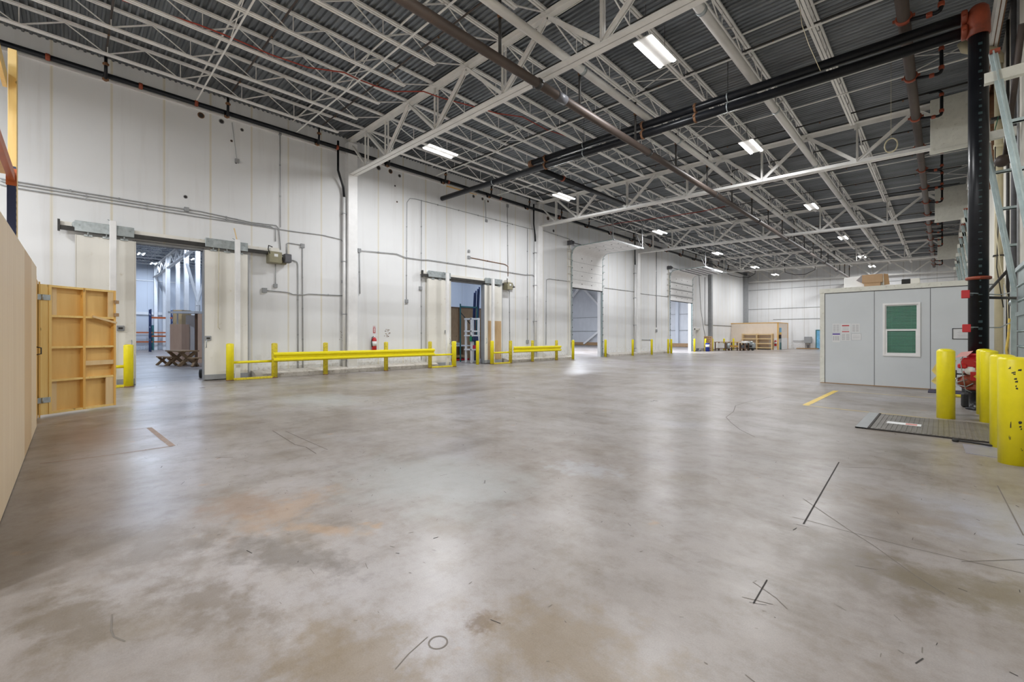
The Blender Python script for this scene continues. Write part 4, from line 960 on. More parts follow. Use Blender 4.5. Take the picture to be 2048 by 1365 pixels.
# workshop room behind the second sliding door
c0 = DP(903, 700, 27); t = thing('wooden_booth', (c0.x, c0.y, 0), 'tall brown plywood booth in the workshop behind the second sliding door', 'booth')
a = DP(901, 616, 27); q = DP(948, 612, 28.5)
b = MB(); b.box(-25.9, -22.0, 14.6, 20.4, .0, 3.3); b.build('plywood_wall', M['osb'], t)
b = MB(); b.box(-25.9, -21.95, 14.55, 20.45, 3.3, 3.36); b.box(-22.0, -21.94, 17.4, 17.5, 0, 3.3); b.build('edge_trim', M['dwood'], t)
t = thing('rack_frame', (-21.5, 16.6, 0), 'teal upright rack frame in front of the plywood booth', 'rack')
A = DP(921, 690, 25.5)
b = MB(); b.box(A.x-.04, A.x+.02, A.y-.03, A.y+.03, 0, 3.4); b.box(A.x-.04, A.x+.02, A.y+1.25, A.y+1.31, 0, 3.3); b.box(A.x-.02, A.x+.02, A.y, A.y+1.3, 3.2, 3.28); b.build('post', M['teal'], t)
b = MB(); b.beam((A.x, A.y, 2.9), (A.x, A.y+1.1, 1.9), .04, .04); b.build('brace', M['dark'], t)
for k, px in enumerate((943, 946, 950, 953)):
    A = DP(px, 690, 27.0); b = MB(); b.beam((A.x, A.y, .0), (A.x+.1, A.y+.15, 4.2+.12*k), .07, .05); tag(b.build('steel_upright', M['blue']), 'dark steel bar leaning against the workshop wall, %s from the left' % ORD[k], 'steel bar', 'steel bars leaning in the workshop')
t = thing('white_shelf_stand', DP(948, 728, 23.9)*1.0, 'tall open white shelf stand just inside the second sliding door', 'shelf'); t.location.z = 0
A = FL(943, 726); 
b = MB(); 
for dx, dy in ((0, 0), (.05, .48), (-.55, .05), (-.5, .52)): b.box(A.x+dx-.05, A.x+dx+.05, A.y+dy-.05, A.y+dy+.05, 0, 2.55)
b.build('post', M['white2'], t)
for z in (.75, 1.55, 1.8, 2.5):
    b = MB(); b.box(A.x-.6, A.x+.08, A.y-.05, A.y+.56, z-.05, z+.03); b.build('shelf', M['white2'], t)
b = MB(); b.bbox(A.x-.1, A.x+.10, A.y+.08, A.y+.44, .79, .99, .02); tag(b.build('red_case', paint('crimson', (.6, .02, .06), .4)), 'small red case on the white shelf stand', 'case')
b = MB(); b.bbox(A.x-.06, A.x+.14, A.y-.0, A.y+.2, 1.2, 1.5, .03); b.bbox(A.x, A.x+.16, A.y+.2, A.y+.38, 1.05, 1.5, .03); tag(b.build('hanging_gloves', M['blue']), 'dark blue cloths hanging on the white shelf stand', 'cloth')
b = MB(); b.bbox(A.x+.06, A.x+.14, A.y-.22, A.y-.05, 1.2, 1.5, .03); tag(b.build('hanging_glove', paint('green_glove', (.02, .25, .12), .6)), 'green glove hanging on the left of the white shelf stand', 'glove')
t = thing('work_table', FL(918, 722), 'plywood work table behind the second sliding door', 'table'); A = t.location.copy()
b = MB(); b.box(A.x-.9, A.x+.05, A.y-1.0, A.y+1.1, .88, .94); b.build('tabletop', M['white2'], t)
for dx, dy in ((0, -.9), (0, .95), (-.8, -.9), (-.8, .95)): MB().box(A.x+dx-.06, A.x+dx+.03, A.y+dy-.05, A.y+dy+.05, 0, .88).build('leg', M['osb'], t)
b = MB(); b.box(A.x-.85, A.x, A.y-.9, A.y+1.0, .28, .32); b.box(A.x, A.x+.03, A.y-.9, A.y+1.0, .2, .36); b.build('lower_shelf', M['osb'], t)
b = MB(); b.bbox(A.x-.5, A.x-.05, A.y-.2, A.y+.25, .945, 1.10, .04); tag(b.build('power_tool', M['galv']), 'silver tool lying on the workshop table', 'tool')
b = MB(); b.box(A.x-.6, A.x+.02, A.y-.6, A.y+.8, .02, .12); tag(b.build('red_tray', M['red']), 'red tray under the workshop table', 'tray')
# wood sheets on door 4
for px0, px1, lab in ((976, 982, 'narrow strip of knotty plywood left of the white post on the sliding leaf'), (989, 1002, 'wide strip of knotty plywood right of the white post on the sliding leaf')):
    b = MB(); b.bbox(XD+.002, XD+.02, yw(px0, XD), yw(px1, XD), .22, 2.35, .003); tag(b.build('plywood_strip', M['knotty']), lab, 'plywood')
# switches on the leaves
for px, py, lab in ((413, 677, 'grey pull switch box on the sliding leaf right of the first opening'), (889, 664, 'small grey switch box on the sliding leaf left of the second opening'), (238, 657, 'small grey box on the sliding leaf left of the first opening')):
    p = XP(px+3, py, XD); b = MB(); b.bbox(XD+.001, XD+.04, p.y-.09, p.y+.09, p.z-.08, p.z+.08, .01); b.m = 1; b.box(XD+.04, XD+.045, p.y-.05, p.y+.05, p.z-.03, p.z+.03)
    tag(b.build('switch_box', [M['greyb'], M['dark']]), lab, 'switch')
b = MB(); p0 = XP(438, 488, XD+.05); p1 = XP(436, 655, XD+.05); b.path([p0, p0.lerp(p1, .5), p1, XP(440, 659, XD+.05)], .01, 6); b.build('pull_cord', M['pvc'], door2)
# side hall: columns and braces behind the first overhead door
k = 0
for px in (1163, 1354):
    p = DP(px, 690, 62); b = MB(); b.box(p.x-.2, p.x+.2, 60.5, 60.9, 0, 9.8); tag(b.build('side_column', M['wallb']), 'pale column on the end wall of the side hall seen through the %s overhead door' % ('nearer', 'farther')[k], 'column'); k += 1
b = MB(); p = YP(1162, 572, 60.3); b.beam(p, YP(1197, 610, 60.3), .3, .3); b.beam(p, YP(1130, 612, 60.3), .3, .3); b.beam(YP(1168, 688, 60.3), YP(1197, 664, 60.3), .35, .3)
tag(b.build('wall_brace', M['white2']), 'white diagonal braces on the end wall seen through the nearer overhead door', 'brace')
b = MB(); b.box(-46, -20, 60.4, 60.6, .02, .5); tag(b.build('timber_kerb', M['osb']), 'orange-brown timber kerb along the end wall of the side hall', 'timber')
b = MB(); b.box(-46, -20, 60.9, 60.98, 4.6, 4.68); b.box(-46, -20, 60.9, 60.98, 2.3, 2.4); tag(b.build('wall_rail', M['conduit']), 'thin blue-grey rails on the end wall of the side hall', 'rail')
# ================================================================== OFFICE
OY = 17.04; OX = -2.81; OZ = 2.88
b = MB(); wx0, wx1, wz0, wz1 = -1.235, -.48, .95, 2.44
b.box(OX, wx0, OY, OY+.08, 0, OZ); b.box(wx1, RX, OY, OY+.08, 0, OZ); b.box(wx0, wx1, OY, OY+.08, 0, wz0); b.box(wx0, wx1, OY, OY+.08, wz1, OZ)
b.box(OX, OX+.08, OY, OY+6, 0, OZ); b.box(OX, RX, OY+5.92, OY+6, 0, OZ)
S(b, 'wall_office', M['office'], 'pale blue-grey panelled walls of the small office box')
b = MB(); b.box(OX-.02, RX, OY-.04, OY+6.02, OZ, OZ+.14); b.m = 0; b.box(OX-.01, OX+.11, OY-.025, OY, 0, OZ); S(b, 'trim_6', M['officet'], 'off-white trim boards round the office box')
b = MB()
for x in (OX+.12, -1.465, -.245): b.box(x-.006, x+.006, OY-.004, OY, 0, OZ)
b.box(OX, RX, OY-.006, OY, OZ-.02, OZ)
S(b, 'trim_7', M['dgrey'], 'dark joints between the office wall panels')
b = MB(); b.box(OX, .6, OY-.03, OY, 0, .02); S(b, 'baseboard_office', M['osb'], 'thin brown line at the foot of the office wall')
t = bpy.data.objects.new('window_1', None); COL.objects.link(t); t.location = (-.86, OY, .92); t['kind'] = 'structure'; t['label'] = 'white framed sash window with closed green-lit blinds in the office wall'
b = MB(); X0, X1, Z0, Z1 = -1.27, -.45, .915, 2.475
for (a, c, e, f) in ((X0, X0+.05, Z0, Z1), (X1-.05, X1, Z0, Z1), (X0+.05, X1-.05, Z0, Z0+.05), (X0+.05, X1-.05, Z1-.05, Z1)): b.box(a, c, OY-.035, OY+.05, e, f)
b.build('window_frame', M['white2'], t)
zm = 1.68
for (e, f, yy, nm) in ((zm-.02, Z1-.05, OY+.03, 'upper'), (Z0+.05, zm+.03, OY+.0, 'lower')):
    b = MB(); s = .03 if nm == 'upper' else .05
    for (a, c, g, h) in ((X0+.05, X0+.05+s, e, f), (X1-.05-s, X1-.05, e, f), (X0+.05+s, X1-.05-s, e, e+s), (X0+.05+s, X1-.05-s, f-s, f)): b.box(a, c, yy-.015, yy+.015, g, h)
    o = b.build('sash', M['white2'], t)
    b = MB(); b.box(X0+.05+s, X1-.05-s, yy-.003, yy+.003, e+s, f-s); b.build('pane', M['glass'], o)
b = MB()
for k in range(34):
    z = Z0+.08+k*.0435; b.beam((X0+.07, OY+.075, z), (X1-.07, OY+.075, z), .002, .030, up=(0, .35, .9))
for x in (X0+.2, X1-.2): b.box(x, x+.004, OY+.06, OY+.066, Z0+.06, Z1-.06)
tag(b.build('window_blinds', M['blind']), 'venetian blinds behind the office window', 'blinds')
b = MB(); b.box(X0, X1, OY+.5, OY+.52, .3, 2.7); b.m = 0; S(b, 'office_shade_sheet', M['inside'], 'dark sheet standing for the unlit interior of the office')  # shade of the office interior painted on a sheet behind the window
# notices on the office wall
def notice(px0, py0, px1, py1, label, kind):
    a = YP(px0, py0, OY-.003); c = YP(px1, py1, OY-.003); x0, x1, z1, z0 = a.x, c.x, a.z, c.z
    t = thing('paper_notice', ((x0+x1)/2, OY-.003, z0), label, 'notice', 'notices posted on the office wall')
    MB().box(x0, x1, OY-.004, OY-.001, z0, z1).build('sheet', M['paper'], t)
    W, H = x1-x0, z1-z0; b = MB(); b.m = 0; Y = OY-.0055
    if kind == 'red':
        b.box(x0+W*.15, x1-W*.15, Y, OY-.004, z1-H*.28, z1-H*.16); b.box(x0+W*.15, x1-W*.15, Y, OY-.004, z0+H*.08, z0+H*.17)
        b.m = 1
        for k in range(3): b.box(x0+W*.2, x1-W*.2, Y, OY-.004, z0+H*(.3+.12*k), z0+H*(.33+.12*k))
        b.build('print', [M['inkred'], M['ink']], t)
    elif kind == 'blue':
        b.box(x0, x1, Y, OY-.004, z1-H*.17, z1-H*.02); b.m = 1
        for k in range(4): b.box(x0+W*(.1+.22*k), x0+W*(.2+.22*k), Y, OY-.004, z0+H*.2, z1-H*.3)
        b.build('print', [M['inkblue'], M['ink']], t)
    elif kind == 'frame':
        for (p, q, r, s) in ((x0, x1, z1-.008, z1), (x0, x1, z0, z0+.008), (x0, x0+.008, z0, z1), (x1-.008, x1, z0, z1)): b.box(p, q, Y, OY-.004, r, s)
        for k in range(3): b.box(x0+W*.15, x1-W*.15, Y, OY-.004, z0+H*(.3+.17*k), z0+H*(.33+.17*k))
        b.build('print', M['ink'], t)
    else:
        for c2 in ((.1, .45), (.55, .9)):
            for k in range(7): b.box(x0+W*c2[0], x0+W*c2[1], Y, OY-.004, z0+H*(.1+.12*k), z0+H*(.155+.12*k))
        b.build('print', M['ink'], t)
notice(1665, 648, 1679.5, 665, 'white notice of small grey columns at the top left of the posted notices', 'cols')
notice(1681, 648, 1701.5, 666, 'white notice with two red bars in the top middle of the posted notices', 'red')
notice(1703, 648, 1719, 665.5, 'white notice at the top right of the posted notices', 'cols')
notice(1665, 667, 1680, 685, 'white notice with a purple header bar at the lower left of the posted notices', 'blue')
notice(1681.5, 667, 1701, 682, 'grey printed notice in the lower middle of the posted notices', 'cols')
notice(1702.5, 667.5, 1722.5, 681, 'white notice with a thin border at the lower right of the posted notices', 'frame')
a = YP(1904.5, 657, OY-.01); c = YP(1950, 679, OY-.01)
t = thing('framed_document', ((a.x+c.x)/2, OY-.01, c.z), 'wide black-framed document on the office wall beside the black riser', 'frame')
b = MB(); 
for (p, q, r, s) in ((a.x, c.x, a.z-.015, a.z), (a.x, c.x, c.z, c.z+.015), (a.x, a.x+.015, c.z, a.z), (c.x-.015, c.x, c.z, a.z)): b.box(p, q, OY-.02, OY, r, s)
b.build('border', M['dark'], t); b = MB(); b.box(a.x, c.x, OY-.008, OY-.001, c.z, a.z); b.build('sheet', M['paper'], t)
b = MB()
for k in range(6): b.box(a.x+.1+.02*(k % 2), c.x-.12, OY-.0095, OY-.008, c.z+.05+.032*k, c.z+.056+.032*k)
b.build('print', M['ink'], t)
# things on the office roof
RZ = OZ+.14
a = YP(1688, 557, 17.3); c = YP(1766, 560, 17.3); b = MB(); b.bbox(a.x, c.x, 17.3, 18.0, RZ, RZ+.34, .01); tag(b.build('white_carton', M['white2']), 'white carton on the office roof at the left', 'box')
t = thing('cardboard_box', (-1.3, 17.15, RZ), 'open brown cardboard box on its side on the office roof', 'box')
a = YP(1724, 555, 17.1); c = YP(1765, 552, 17.1)
b = MB(); b.bbox(a.x, c.x, 17.1, 17.28, RZ+.11, RZ+.36, .004); b.box(a.x+.05, c.x-.05, 17.12, 17.28, RZ, RZ+.11); b.build('body', M['card'], t)
b = MB(); b.poly([(a.x, 17.1, RZ+.36), (a.x-.14, 17.06, RZ+.2), (a.x, 17.1, RZ+.11)], (0, .006, 0)); b.build('flap', paint('grey_card_flap', (.38, .35, .36), .7), t)
b = MB(); b.poly([(c.x+.02, 17.1, RZ+.36), (c.x+.13, 17.05, RZ+.33), (c.x+.17, 17.03, RZ+.02), (c.x+.04, 17.1, RZ+.01)], (0, .006, 0)); b.build('flap', paint('brown_card_flap', (.30, .18, .08), .7), t)
t = thing('radio_unit', (-.72, 17.3, RZ), 'black and cream electronic unit on the office roof', 'device')
a = YP(1803, 562, 17.3); c = YP(1839, 560, 17.3); m_ = (a.x+c.x)/2
b = MB(); b.bbox(a.x, m_, 17.3, 17.55, RZ, RZ+.17, .01); b.build('speaker', M['rubber'], t); b = MB(); b.bbox(m_, c.x, 17.3, 17.55, RZ, RZ+.17, .01); b.build('panel', M['cream'], t)
# black mat by the office
a = FL(1868, 786); c = FL(1945, 800)
b = MB(); b.bbox(-.28, .85, 16.0, 16.9, .002, .02, .004); tag(b.build('door_mat', paint('navy_mat', (.03, .03, .06), .8, dirt=(.3, .03, .05), dirt_amt=.4)), 'dark navy mat with red lettering lying at the office wall', 'mat')
b = MB(); b.bbox(.0, .9, 15.3, 15.45, .002, .06, .01); tag(b.build('wheel_stop', M['yellowd']), 'low yellow steel strip on the floor before the mat', 'floor strip')
b = MB(); b.poly([(.30, 13.3, 0), (.30, 13.9, 0), (.30, 13.9, .36), (.30, 13.6, .40), (.30, 13.3, .12)], (.12, 0, 0)); b.bbox(.28, .5, 13.2, 13.5, .0, .30, .03); tag(b.build('wheel_chock', M['rubber']), 'black rubber wheel chock on the floor behind the valve', 'chock')
# ================================================================== RIGHT EDGE: dock gear
b = MB(); b.bbox(-.84, RX-.02, 9.06, 10.88, .0, .018, .003); t = b.build('dock_leveler', M['plate']); tag(t, 'ribbed grey steel dock leveler plate set in the floor', 'dock plate')
b = MB(); 
for k in range(32): x = -.80+k*.06; b.box(x, x+.03, 9.1, 10.85, .018, .023)
b.build('tread_rib', M['plate'], t)
b = MB(); b.bbox(-1.02, -.86, 9.03, 10.95, .0, .022, .004); b.build('lip', M['greyb'], t)
b = MB(); b.box(-.865, -.835, 9.05, 10.9, .0, .026); b.box(-1.02, RX-.02, 9.03, 9.06, .001, .02); b.build('hinge_gap', M['cut'], t)
A = FL(1760, 847); q = FL(1803, 849)
b = MB(); b.box(-.68, -.25, 9.75, 9.98, .0235, .0245); b.build('sticker', M['paper'], t)
textmesh('SAFETY', .085, 'lettering', M['ink'], t, Matrix.Translation((-.56, 9.865, .0255)) @ Matrix.Scale(.7, 4)) if False else None
b = MB(); b.box(-.44, -.30, 9.79, 9.94, .0245, .0255); b.build('sticker_print', paint('pink_print', (.62, .25, .22), .6), t)
a = FL(1911, 884); c = FL(1990, 892)
t = thing('pull_bar', a, 'black pry bar with round end lying beside the dock leveler', 'bar')
b = MB(); b.path([(a.x, a.y, .02), (a.x+.15, a.y-.02, .02), (a.x+.35, a.y-.09, .02), (c.x+.5, c.y-.1, .02)], .013, 8); b.build('shaft', M['rubber'], t)
b = MB(); b.lathe((a.x, a.y, .0), [(.03, 0), (.04, .02), (.03, .04)], 12); b.build('knob', M['rubber'], t)
P = [FL(1925, 889), FL(1932, 907), FL(2060, 927), FL(2060, 900)]
b = MB(); b.poly([(p.x, p.y, .001) for p in P][::-1], (0, 0, .006)); tag(b.build('floor_plate', M['patch']), 'flat blue-grey steel plate in the floor between the dock bollards', 'floor plate')
# riser side boxes
for z, py, px, lab in ((2.4, 589, 1931, 'upper'), (1.6, 657, 1933, 'lower')):
    p = DP(px, py, 8.75); t = thing('alarm_switch', p, '%s red alarm switch box on the black fire riser' % lab, 'switch')
    b = MB(); b.bbox(p.x-.06, p.x+.06, p.y-.05, p.y+.05, p.z-.08, p.z+.08, .008); b.build('box', M['red'], t)
    b = MB(); b.tube(p, (.44, 12.9, p.z), .022); b.path([p+Vector((.05, 0, .02)), Vector((.5, 12.84, p.z+.02)), Vector((.85, 13.6, p.z+.02)), Vector((1.1, 15, p.z+.15))], .012, 6); b.build('cable', M['galv'], t)
# PVC roof drain
t = thing('pvc_drain_pipe', (1.0, 16.3, 0), 'cream vertical PVC drain pipe with elbow by the right wall', 'pipe')
MB().tube((1.0, 16.3, .3), (1.0, 16.3, 8.4), .078, 16).build('pipe', M['pvc'], t)
b = MB(); b.path([(1.0, 16.3, 8.3), (1.0, 16.3, 8.5), (.93, 16.28, 8.66), (.8, 16.25, 8.74), (.55, 16.2, 8.8), (.42, 16.2, 8.9), (.36, 16.2, 9.1)], [.09]*5+[.1, .1], 14); b.build('elbow', M['pvc'], t)
b = MB(); b.tube((1.0, 16.3, 6.2), (1.0, 16.3, 6.3), .095, 14); b.build('joint', M['pvc'], t)
b = MB(); b.box(.86, RX, 16.15, 16.45, 6.9, 6.96); b.box(.9, RX, 16.2, 16.4, 3.5, 3.53); b.build('strap', M['dark'], t)
b = MB(); b.path([(.93, 16.1, 6.2), (.92, 16.05, 5.2), (.97, 16.0, 4.2), (.95, 16.05, 3.2), (1.05, 15.9, 2.2)], .012, 6); tag(b.build('dark_cable', M['dark']), 'dark loose cable hanging beside the cream drain pipe', 'cable')
b = MB(); b.path([(.98, 16.1, 5.8), (.9, 15.6, 4.2), (.96, 15.3, 3.2), (1.05, 15.0, 2.4), (1.08, 15.0, 1.0)], .01, 6); tag(b.build('white_cable', M['pvc']), 'thin white cable crossing the cream drain pipe', 'cable')
b = MB(); b.path([(1.08, 15.0, 1.9), (1.06, 14.9, 1.5), (1.02, 14.8, 1.2), (1.04, 14.7, 1.0)], .022, 7); tag(b.build('yellow_strap', M['tape']), 'yellow strap hanging on the right wall above the bollards', 'strap')
b = MB()
c = Vector((.92, 15.6, 6.6)); b.path([c+Vector((.03*math.sin(a), math.cos(a)*.14, math.sin(a)*.16)) for a in [2*math.pi*k/16 for k in range(17)]], .01, 6); tag(b.build('green_wire_coil', paint('green_wire', (.01, .12, .06), .5)), 'small green wire coil beside the black riser', 'wire')
# vertical conduits and ribs on the right wall
for k, (y, r, mat, lab) in enumerate(((15.6, .03, 'dark', 'nearest the cream drain pipe'), (14.4, .045, 'dgrey', 'thick one near the dock door'), (13.6, .02, 'conduit', 'beside the dock door jamb'))):
    b = MB(); b.tube((RX-.05, y, .2), (RX-.05, y, 9.0), r, 8); tag(b.build('wall_conduit', M[mat]), 'vertical dark conduit on the right wall, ' + lab, 'conduit')
b = MB(); b.tube((RX-.1, 14.4, 3.0), (.8, 16.0, 2.6), .03, 8); b.tube((.66, 13.02, 2.28), (RX-.05, 13.9, 2.3), .028, 8); tag(b.build('link_pipe', M['dark']), 'short dark pipe linking the black riser to the wall', 'pipe')
b = MB(); b.bbox(RX-.06, RX, 14.05, 14.2, 1.35, 1.75, .01); b.m = 1; b.box(RX-.065, RX-.06, 14.07, 14.18, 1.45, 1.6); tag(b.build('control_panel', [M['dgrey'], M['red']]), 'dark control panel with red light on the right wall', 'control panel')
b = MB(); b.bbox(RX-.1, RX, 14.3, 14.5, 2.3, 2.5, .02); b.lathe((RX-.08, 14.15, 2.15), [(.05, 0), (.07, .06), (.05, .12)], 10); tag(b.build('sensor', M['galv']), 'grey siren fixture on the right wall', 'device')
# dock door tracks
def dock(y, nrail, lab, big=True):
    t = thing('dock_door_track', (RX-.1, y, 2.4), lab, 'door track', 'dock door tracks on the right wall')
    b = MB(); b.beam((RX-.06, y, 2.45), (.60, y, 6.25), .10, .06, up=(0, 1, 0)); b.beam((RX-.06, y-.05, 2.45), (.60, y-.05, 6.25), .02, .09, up=(0, 1, 0)); b.build('inclined_rail', M['galvg'], t)
    b = MB(); b.box(RX-.12, RX-.02, y-.04, y+.04, 0, 2.5); b.build('jamb_rail', M['galvg'], t)
    b = MB(); b.box(.56, .68, y-.07, y+.04, 6.22, 6.28); b.build('end_cap', M['orange'], t)
    b = MB(); b.box(.50, RX, y-.03, y+.0, 5.78, 5.93); b.box(.50, RX, y-.03, y+.09, 5.76, 5.78); b.build('top_bracket', M['officet'], t)
    for z in (5.0, 4.2, 3.4): x = RX-.06-(z-2.45)/3.8*.5; b = MB(); b.box(x, RX, y-.02, y+.02, z, z+.06); b.box(x, RX, y-.02, y+.06, z, z+.01); b.build('bracket', M['galvg'], t)
dock(10.85, 0, 'galvanised inclined dock door track at the top right corner of the photo')
dock(14.0, 0, 'galvanised inclined dock door track beside the black riser')
for k, y in enumerate((23.5, 26.7, 30.0, 33.2, 36.5, 39.7)): dock(y, 0, 'galvanised inclined dock door track above the office, %s behind the riser' % ORD[k])
b = MB(); b.tube((.95, 14.0, 5.25), (1.05, 12.4, 7.3), .05, 10); b.lathe((.9, 13.8, 5.2), [(.02, -.12), (.11, -.08), (.13, 0), (.11, .08), (.02, .12)], 14, 'y'); tag(b.build('door_spring', M['brown']), 'dark brown spring tube with grey drum at the dock door track', 'spring')
b = MB(); b.box(RX-.06, RX-.01, 10.95, 13.5, 0.05, 2.9); b.m = 0
for z in (1.0, 1.9, 2.8): b.box(RX-.10, RX-.06, 10.95, 13.5, z, z+.08)
for yy in range(16):
    for z in (.4, .7, 1.3, 1.6, 2.2, 2.5): b.lathe((RX-.06, 11.0+yy*.16, z), [(.03, 0), (.01, -.03)], 6, 'x')
S(b, 'door_8', M['galvg'], 'studded grey-green dock door at the right edge')
# pale hanging panels at the girders on the right
for k, y in enumerate((19.95, 32.1, 47.9)):
    b = MB(); b.bbox(-.29, RX-.03, y, y+.06, 7.5, 9.3, .01); b.bbox(-.31, RX-.03, y-.015, y, 7.5, 7.62, .004)
    tag(b.build('draft_panel', M['officet']), 'pale flat panel hung under the roof at the right wall, %s from the camera' % ORD[k], 'panel', 'pale panels hung at the right wall')
b = MB()
for yy in (17.5, 20.5): b.beam((1.02, yy, 6.2), (1.05, yy+2.5, 9.3), .12, .1)
b.beam((.95, -2, 8.9), (.95, 60, 8.9), .10, .22); tag(b.build('rusty_edge_beam', M['rust']), 'rust-streaked steel edge beam at the top of the right wall', 'beam')
# ================================================================== FAR END
t = thing('plywood_booth', (-15.4, 58, 0), 'pale plywood booth in the far left corner', 'booth')
BX = -12.97; b = MB(); b.box(WX, BX, 55.2, 55.28, 0, 3.0); b.box(BX-.08, BX, 55.2, 59.3, 0, 3.0); b.build('plywood_wall', M['booth'], t)
b = MB(); b.box(WX, BX+.03, 55.15, 55.22, 2.98, 3.06); b.box(BX, BX+.05, 55.15, 59.3, 2.98, 3.06); b.box(BX-.1, BX+.03, 55.15, 55.24, 0, 3.0); b.box(BX, BX+.05, 59.24, 59.32, 0, 3.0); b.build('edge_trim', M['pine2'], t)
b = MB(); b.box(-13.9, BX, 55.17, 55.2, .0, 1.3); b.box(BX, BX+.02, 55.4, 59.2, 0, 1.3); b.build('white_lower_panel', M['white2'], t)
t = thing('wooden_shelf', (-14.9, 54.8, 0), 'pale pine open shelving with four shelves in front of the plywood booth', 'shelf')
for x in (-16.45, -14.95, -13.45):
    b = MB(); b.box(x-.06, x+.06, 54.45, 54.54, 0, 1.8); b.box(x-.06, x+.06, 55.0, 55.1, 0, 1.8); b.build('upright', M['pale'], t)
for z in (.25, .72, 1.25, 1.75):
    b = MB(); b.box(-16.5, -13.4, 54.45, 55.1, z-.03, z); b.box(-16.5, -13.4, 54.43, 54.47, z-.1, z+.01); b.build('shelf', M['pale'], t)
t = thing('painted_board', (BX+.1, 56, 0), 'tall narrow board painted in blue, orange and green on the booth side', 'painted board')
y0, y1 = 55.62, 56.25
for (z0, z1, m_) in ((0.02, .8, 'teal'), (.8, 1.5, 'galv'), (1.5, 1.72, 'rackor'), (1.72, 1.95, 'tape'), (1.95, 2.45, 'bluedoor')): MB().box(BX+.03, BX+.07, y0, y1, z0, z1).build('painted_field', M[m_], t)
b = MB(); b.bbox(BX+.03, BX+.2, 55.32, 55.6, 1.25, 1.65, .02); tag(b.build('black_monitor', M['rubber']), 'small black box mounted beside the painted board', 'box')
extinguisher(Vector((-13.2, 55.0, .75)), 1.3, 'red fire extinguisher on the corner of the plywood booth')
# teal door + equipment on the far wall
b = MB(); a = YP(1632.5, 661, 60.95); b.box(a.x-.05, a.x+1.15, 60.92, 61, 0, 2.25); S(b, 'trim_8', M['teal'], 'dark teal frame of the far door')
b = MB(); b.box(a.x+.05, a.x+1.05, 60.88, 60.93, 0, 2.15); S(b, 'door_9', M['bluedoor'], 'light blue painted door in the far wall')
a = YP(1608, 678, 60.4); c = YP(1622, 688, 60.4)
t = thing('electrical_cabinet', ((a.x+c.x)/2, 60.5, 0), 'grey cabinet on a stand against the far wall', 'cabinet')
b = MB(); b.bbox(a.x, c.x, 60.4, 60.9, .7, 1.45, .02); b.build('cabinet', M['greyb'], t); b = MB(); b.box(a.x+.1, a.x+.16, 60.5, 60.56, 0, .7); b.box(c.x-.16, c.x-.1, 60.5, 60.56, 0, .7); b.bbox(a.x+.25, c.x-.25, 60.45, 60.8, .05, .5, .05); b.build('stand', M['dgrey'], t)
b = MB(); b.box(a.x-.7, c.x+.7, 60.0, 60.9, .02, .12); tag(b.build('low_pallet', M['osb']), 'low dark pallet under the grey cabinet at the far wall', 'pallet')
b = MB(); b.tube((BX+.2, 60.9, .95), (a.x, 60.9, .95), .03); tag(b.build('wall_pipe', M['conduit']), 'thin grey pipe low on the far wall', 'pipe')
# work tables
def worktable(px0, px1, base, h, label, dep=1.2, top='osb'):
    a = FL(px0, base); c = FL(px1, base); y = (a.y+c.y)/2; x0 = XPY(px0, y); x1 = XPY(px1, y)
    t = thing('work_table', ((x0+x1)/2, y, 0), label, 'table', 'work tables at the far end')
    MB().box(x0, x1, y, y+dep, h-.06, h).build('tabletop', M[top], t)
    for x in (x0+.1, x1-.1):
        for yy in (y+.08, y+dep-.08): MB().box(x-.05, x+.05, yy-.05, yy+.05, 0, h-.06).build('leg', M['dwood'], t)
    MB().box(x0+.05, x1-.05, y+.05, y+dep-.05, .2, .25).build('lower_shelf', M['dwood'], t)
    return x0, x1, y
def XPY(px, y): return YP(px, 700, y).x
x0, x1, y = worktable(1428, 1453, 702, .92, 'long dark work table nearest the bollards at the far end')
b = MB(); b.bbox(x0+.3, x0+1.0, y+.1, y+.5, .26, .8, .02); tag(b.build('white_crate', M['white2']), 'white wire crate under the nearest far table', 'crate')
b = MB(); b.lathe((x0+1.3, y+.3, .26), [(.16, 0), (.16, .55)], 14); tag(b.build('grey_can', M['galv']), 'grey cylindrical can under the nearest far table', 'can')
x0, x1, y = worktable(1454, 1476, 701.5, .9, 'brown wooden work table in the middle of the far tables', top='pine2')
b = MB(); b.box(x0, x1, y-.02, y, .35, .55); tag(b.build('wood_plank', M['pine2']), 'orange plank across the front of the middle far table', 'plank')
x0, x1, y = worktable(1477, 1492, 702, .86, 'light green-topped work table at the right of the far tables', top='cream')
b = MB(); b.bbox(x0+.2, x1-.25, y+.15, y+.6, .27, .6, .03); tag(b.build('tool_case', M['dgrey']), 'dark tool case under the right far table', 'case')
b = MB(); b.bbox(x0+.2, x0+.8, y+.2, y+.6, .87, 1.0, .03); tag(b.build('white_bundle', M['white2']), 'white bundle on the right far table', 'bundle')
p = FL(1497, 701.5); t = thing('engine_cart', (p.x, p.y, 0), 'cluttered grey machine cart on black wheels before the wooden shelf', 'cart')
b = MB(); b.bbox(p.x-.55, p.x+.5, p.y, p.y+.7, .25, .8, .05); b.bbox(p.x-.4, p.x+.3, p.y+.1, p.y+.6, .8, .98, .05); b.build('body', M['galv'], t)
for dx in (-.4, 0, .38): MB().lathe((p.x+dx, p.y+.05, .14), [(.04, -.05), (.14, -.04), (.14, .04), (.04, .05)], 14, 'y').build('wheel', M['rubber'], t)
b = MB(); b.bbox(p.x-.3, p.x-.05, p.y-.02, p.y, .35, .55, .005); b.bbox(p.x+.1, p.x+.35, p.y-.02, p.y, .35, .55, .005); b.build('opening', M['cut'], t)
